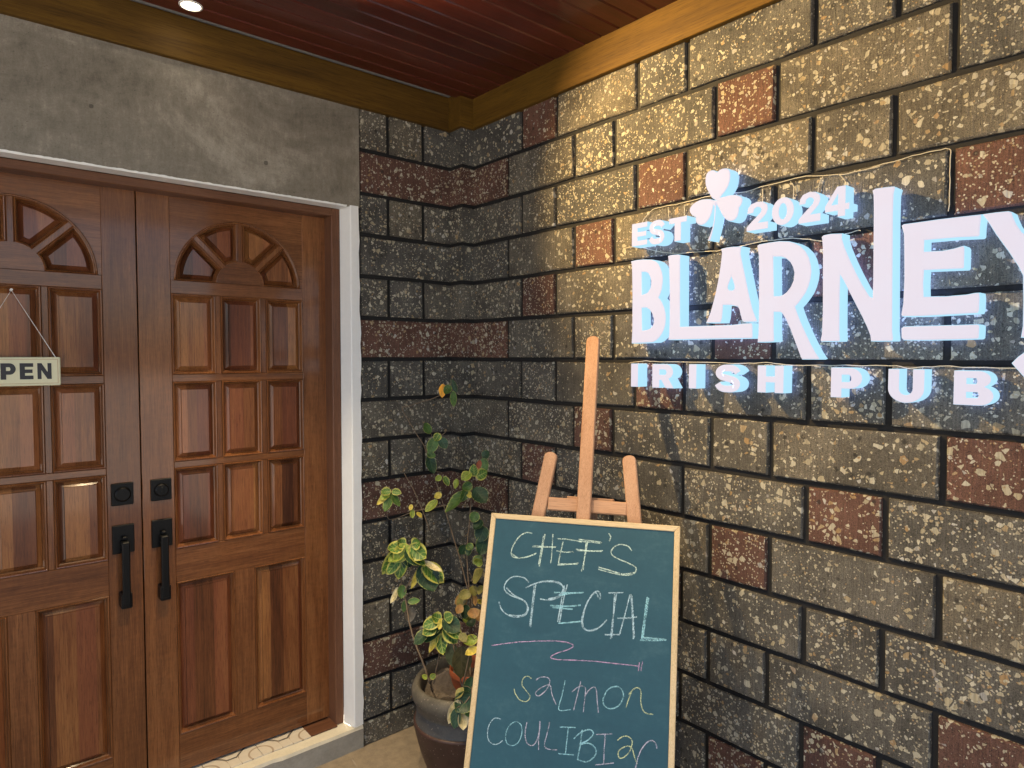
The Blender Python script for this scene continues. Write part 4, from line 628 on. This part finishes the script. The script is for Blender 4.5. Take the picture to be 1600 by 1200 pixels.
for nm,loops in BIG:      # stand-off pins from wall to letters
    for p in (loops[0][0],loops[0][len(loops[0])//2]):
        b=MB(); b.tube([(XB-.004,-p[0]-.006,p[1]),(.004,-p[0]-.006,p[1])],.003,6); b.build('stand_off',M['wire'],sg)
# ------------------------------------------------------------ downlights
def downlight(x,y,label,aim=None,power=60,size=70,blend=.6,rad=.02,colr=None):
    d=empty('downlight',(x,y,HC),label,'ceiling light','round recessed ceiling lights')
    b=MB(); b.lathe([(.036,HC-.001),(.0355,HC-.004),(.030,HC-.005),(.0285,HC+.001)],x,y,32); b.build('rim',M['chrome'],d,smooth=True)
    b=MB(); b.lathe([(0.0001,HC-.0025),(.0285,HC-.0025)],x,y,32); b.build('lens',M['lens'],d)
    l=bpy.data.lights.new('lamp','SPOT'); l.energy=power; l.color=colr or WARM; l.spot_size=R(size); l.spot_blend=blend; l.shadow_soft_size=rad
    o=bpy.data.objects.new('lamp',l); col.objects.link(o); o.parent=d; o.location=(0,0,-.03)
    v=Vector((0,0,-1)) if aim is None else (Vector(aim)-Vector((x,y,HC-.03))).normalized()
    o.rotation_euler=v.to_track_quat('-Z','Y').to_euler()
downlight(*LAMPS[0],'lit round ceiling light close to the timber board above the door',(-.80,-.42,0),62,46,.9,.012)
downlight(*LAMPS[1],'lit ceiling light cut by the photo\'s top edge, right of the one by the door',(0,-1.5,2.12),96,80,.95,.012,colr=(1,.66,.26))
downlight(*LAMPS[2],'lit ceiling light in the second row out from the door',None,40,104,.95)
downlight(*LAMPS[3],'lit ceiling light in the outermost row from the door',None,30,104,.95)
# ------------------------------------------------------------ easel and chalkboard
TL,BRv,BUv,BNv=Vector(BTL),Vector(BR),Vector(BU),Vector(BN)
def bp(a,bb,o=0): return TL+BRv*a+BUv*bb+BNv*o
def plankbar(mb,p0,p1,wd,o0,o1,round_top=True,c=.003,ext=0):
    """flat stick in the board plane from p0 to p1 (a,b), between offsets o0,o1 behind the plane; rounded far end"""
    a,e=Vector(p0),Vector(p1); t=(e-a).normalized(); n=Vector((-t.y,t.x)); hw=wd/2
    L=[a-n*hw,a+n*hw]
    if round_top:
        q=e-t*hw*.75
        for k in range(9):
            an=PI*k/8; L.append(q+n*hw*math.cos(an)+t*hw*.75*math.sin(an))
    else: L+=[e+n*hw,e-n*hw]
    N=len(L); cen=sum(L,Vector((0,0)))/N
    rings=[]
    for o,ins in((o0,c),(o0-c if o0>o1 else o0+c,0),(o1+c if o0>o1 else o1-c,0),(o1,c)):
        R_=[]
        for v in L:
            d=v-cen; w=v-Vector((min(max(d.dot(n),-ins) if 0 else 0,0),0))
            s=d.dot(n); tt=d.dot(t)
            half=(e-a).length/2
            R_.append(bp(*(cen+n*(s*(1-ins/hw))+t*(tt*(1-ins/max(half,.001)))),-o))
        rings.append(R_)
    V,F=loft(rings); F.append(tuple(range(N))[::-1]); mb.add(V,F)
ft=Vector(bp(.285,-1.222,-.05))
es=empty('easel',(ft.x,ft.y,0),'light beech wood tripod easel holding up the green chalkboard','easel')
BB=-(TL.z+.0)/BUv.z      # b at which the plane meets the floor
LB=BB+.0135
b=MB(); plankbar(b,(.2925,-.62),(.2772,.598),.0425,.034,.016); b.build('mast',M['easel'],es)
b=MB(); plankbar(b,(-.02,LB),(.1655,.209),.0415,.054,.036); b.build('leg',M['easel'],es)
b=MB(); plankbar(b,(.602,LB),(.4093,.2085),.0415,.054,.036); b.build('leg',M['easel'],es)
b=MB(); plankbar(b,(.168,.0455),(.412,.0440),.040,.052,.036,False); b.build('crossbar',M['easel_x'],es)
b=MB(); plankbar(b,(.02,-.60),(.56,-.60),.045,.036,.018,False); b.build('crossbar',M['easel_x'],es)
b=MB(); plankbar(b,(.222,.062),(.369,.061),.026,.085,.056,False); b.build('hinge_block',M['easel_x'],es)
# rear leg: from hinge block down to the floor towards the wall
h0=bp(.295,.06,-.075); h1=Vector((min(-.06,h0.x+.10),h0.y+.075,.0))
b=MB(); dv=(h1-h0).normalized(); sd=BRv; nn=dv.cross(sd).normalized()
V=[p+sd*x*.02+nn*y*.010 for p in(h0,h1) for x,y in((-1,-1),(1,-1),(1,1),(-1,1))]; V=[Vector((v.x,v.y,max(v.z,.002))) for v in V]
b.add(V,[(0,1,5,4),(1,2,6,5),(2,3,7,6),(3,0,4,7),(0,3,2,1),(4,5,6,7)]); b.build('rear_leg',M['easel'],es)
for a in(.10,.47):
    b=MB(); b.tube([bp(a,-.872,-.03),bp(a,-.872,.045)],.009,10); b.build('peg',M['easel'],es)
bl=bp(.285,-.86)
cb=empty('chalkboard',bl,'green chalkboard in a pale pine frame with the handwritten CHEF\'S SPECIAL','chalkboard')
BH=.855; RW=.0165
def rail(pts,mat):
    rings=[]
    N=4; cen=sum((Vector(p) for p in pts),Vector((0,0)))/4
    V=[bp(*p,0) for p in pts]+[bp(*p,-.016) for p in pts]
    mbb=MB(); mbb.add(V,[(0,1,2,3),(7,6,5,4),(0,4,5,1),(1,5,6,2),(2,6,7,3),(3,7,4,0)]); o=mbb.build('frame_rail',mat,cb)
    bm=bmesh.new(); bm.from_mesh(o.data); bmesh.ops.bevel(bm,geom=bm.edges[:],offset=.0015,segments=1,affect='EDGES'); bm.to_mesh(o.data); bm.free()
e=.0004
rail([(0,0),(BW,0),(BW-RW,-RW),(RW,-RW)],M['pine_x']); rail([(0,-BH),(RW,-BH+RW),(BW-RW,-BH+RW),(BW,-BH)],M['pine_x'])
rail([(0,-e),(RW-e,-RW-e),(RW-e,-BH+RW+e),(0,-BH+e)],M['pine']); rail([(BW,-e),(BW,-BH+e),(BW-RW+e,-BH+RW+e),(BW-RW+e,-RW-e)],M['pine'])
b=MB(); q=[(RW*.8,-RW*.8),(BW-RW*.8,-RW*.8),(BW-RW*.8,-BH+RW*.8),(RW*.8,-BH+RW*.8)]
V=[bp(*p,-.004) for p in q]+[bp(*p,-.012) for p in q]; b.add(V,[(0,1,2,3),(7,6,5,4),(0,4,5,1),(1,5,6,2),(2,6,7,3),(3,7,4,0)]); b.build('writing_panel',M['board'],cb)
words={}
cc=0
for wd_,c_,wt,P in CHALK:
    words.setdefault(wd_,[[],[],[]]); V,F,mi=words[wd_]
    Q=catmull([(x,y,0) for x,y in P],5); hw0=.00185*wt; n0=len(V); cc+=1
    for i,p in enumerate(Q):
        t_=(Q[min(i+1,len(Q)-1)]-Q[max(i-1,0)]).normalized(); n=Vector((-t_.y,t_.x,0)); hw=hw0*(.85+.3*mnoise.noise((i*.6,cc*3.1,0)))
        jt=.0006*mnoise.noise((i*.45,cc*7.7,4))
        for s in(-1,1): V.append(bp(p.x+n.x*(s*hw+jt),p.y+n.y*(s*hw+jt),-.004+.0003+.00001*cc))
    ks=list(CH)
    for i in range(len(Q)-1): F.append((n0+2*i,n0+2*i+1,n0+2*i+3,n0+2*i+2)); mi.append(ks.index(c_))
for k,(V,F,mi) in words.items():
    mk('chalk_flourish' if k=='line' else 'chalk_word',V,F,list(CH.values()),cb,mi=mi,recalc=False)
# ------------------------------------------------------------ pot and plants
PX,PY=-.30,-.45
pt=empty('plant_pot',(PX,PY,0),'large dark brown ceramic planter with a rounded grey rim in the corner','plant pot')
def wob(V,a):
    return [(v[0]+a*mnoise.noise((v[0]*5,v[1]*5,v[2]*5)),v[1]+a*mnoise.noise((v[0]*5+9,v[1]*5,v[2]*5)),v[2]+a*1.2*mnoise.noise((v[0]*4,v[1]*4+5,1))) for v in V]
def lath(name,prof,mat,par,cx=PX,cy=PY,wo=.008,n=56):
    P=catmull([(r,z,0) for r,z in prof],4); b=MB(); b.lathe([(p.x,p.y) for p in P],cx,cy,n); b.V=wob(b.V,wo); return b.build(name,mat,par,smooth=True)
lath('rim',[(.180,.300),(.181,.350),(.186,.388),(.198,.402),(.212,.396),(.221,.378),(.219,.355),(.209,.334),(.200,.316),(.198,.30)],M['pot_rim'],pt)
lath('neck',[(.199,.322),(.1985,.30),(.2005,.27),(.203,.256),(.200,.250)],M['pot_neck'],pt)
lath('body',[(.199,.258),(.208,.256),(.211,.249),(.209,.240),(.204,.215),(.196,.18),(.186,.14),(.174,.10),(.163,.072),(.158,.062)],M['pot_body'],pt)
lath('foot',[(.158,.066),(.160,.058),(.165,.03),(.168,.006),(.166,.0)],M['pot_foot'],pt,wo=.004)
b=MB(); n=28; V=[];F=[]
for i in range(9):
    r_=.002+.186*i/8
    for k in range(n):
        x,y=PX+r_*math.cos(2*PI*k/n),PY+r_*math.sin(2*PI*k/n); V.append((x,y,.338+.010*mnoise.noise((x*22,y*22,0))+.055*math.exp(-((x-PX+.01)**2+(y-PY-.12)**2)/.005)))
for i in range(8):
    for k in range(n): F.append((i*n+k,i*n+(k+1)%n,(i+1)*n+(k+1)%n,(i+1)*n+k))
mk('soil',V,F,M['soil'],pt,smooth=True)
TX,TY=PX+.055,PY+.035
tp=empty('terracotta_pot',(TX,TY,.33),'small orange terracotta pot standing inside the big brown planter','plant pot')
lath('shell',[(.070,.335),(.082,.37),(.094,.410),(.098,.412),(.099,.392),(.096,.388),(.084,.33)],M['terracotta'],tp,TX,TY,.001,32)
b=MB(); b.lathe([(.001,.372),(.083,.370)],TX,TY,24); b.build('soil',M['soil'],tp)
# leaves: four shapes shared by all, one mesh per shape and colour
LMESH={}
def leafmesh(shape,kind):
    if (shape,kind) in LMESH: return LMESH[(shape,kind)]
    cup,bend,tw=[(.50,.30,.0),(.30,.55,.35),(.75,.2,-.3),(.4,-.35,.2)][shape]
    V=[];F=[];uv=[]; NU,NV=4,6
    for j in range(NV+1):
        v=j/NV; wdt=(math.sin(PI*min(1,v*.97+.03))**.62)*(1-.22*v)
        for i in range(NU+1):
            u=i/NU*2-1; x=.5*u*wdt; a=tw*v
            z=-cup*(1-u*u)*.28*wdt - bend*(v-.3)**2*.55 + .03*math.sin(v*9+u*3+shape)
            V.append((x*math.cos(a)-z*math.sin(a)*.5,v,z+x*math.sin(a))); uv.append((i/NU,v))
    for j in range(NV):
        for i in range(NU): q=j*(NU+1)+i; F.append((q,q+1,q+NU+2,q+NU+1))
    me=bpy.data.meshes.new('leaf'); me.from_pydata(V,[],F); me.materials.append(LM[kind]); me.polygons.foreach_set('use_smooth',[True]*len(F))
    l=me.uv_layers.new(name='UVMap')
    for p in me.polygons:
        for li in p.loop_indices: l.data[li].uv=uv[me.loops[li].vertex_index]
    LMESH[(shape,kind)]=me; return me
CV=Vector(CAM)
def plant(loc,label,stems,leaves,r0,r1):
    pl=empty('leafy_shrub',loc,label,'plant','shrubs in the planter')
    paths=[]
    for P in stems:
        b=MB(); Q=catmull(P,4); paths.append([Vector(q) for q in Q]); Q=[q+Vector((rng.uniform(-1,1),rng.uniform(-1,1),0))*.0012 for q in Q]; b.tube(Q,r0 if P is stems[0] else r0*.6,6,r1=r1); b.build('stem',M['stem'],pl,smooth=True)
    for kind,B_,T_,wd in leaves:
        B_,T_=Vector(B_),Vector(T_); d=T_-B_; L=d.length; yv=d.normalized(); wd=wd*1.18
        zv=(CV-(B_+T_)/2).normalized()+Vector((rng.uniform(-.6,.6),rng.uniform(-.6,.6),rng.uniform(.0,.9)))
        zv=(zv-yv*zv.dot(yv)).normalized(); xv=yv.cross(zv)
        o=link('leaf',leafmesh(rng.randrange(4),kind),pl); s=1.08
        Mx=Matrix((xv*wd*1.15,yv*L*s,zv*max(wd,L*.6))).transposed().to_4x4(); Mx.translation=B_-Vector(loc); o.matrix_local=Mx
        near=min((q for Q_ in paths for q in Q_),key=lambda q:(q-B_).length)
        if .004<(near-B_).length<.10:
            b=MB(); mid=(near+B_)/2+Vector((0,0,.25*(near-B_).length)); b.tube(catmull([near,mid,B_],3),.0012,5,r1=.0009); b.build('petiole',M['stem'],pl,smooth=True)
plant((P1O[0],P1O[1],.335),'variegated shrub at the planter\'s left side with rosettes of green and yellow leaves',ST1,P1,.0042,.0022)
plant((P2O[0],P2O[1],.335),'tall straggling shrub climbing the corner with one orange leaf at its top',ST2,P2,.0045,.0016)
plant((P3O[0],P3O[1],.34),'low drooping shrub in the terracotta pot, half hidden behind the chalkboard',ST3,P3,.0035,.002)
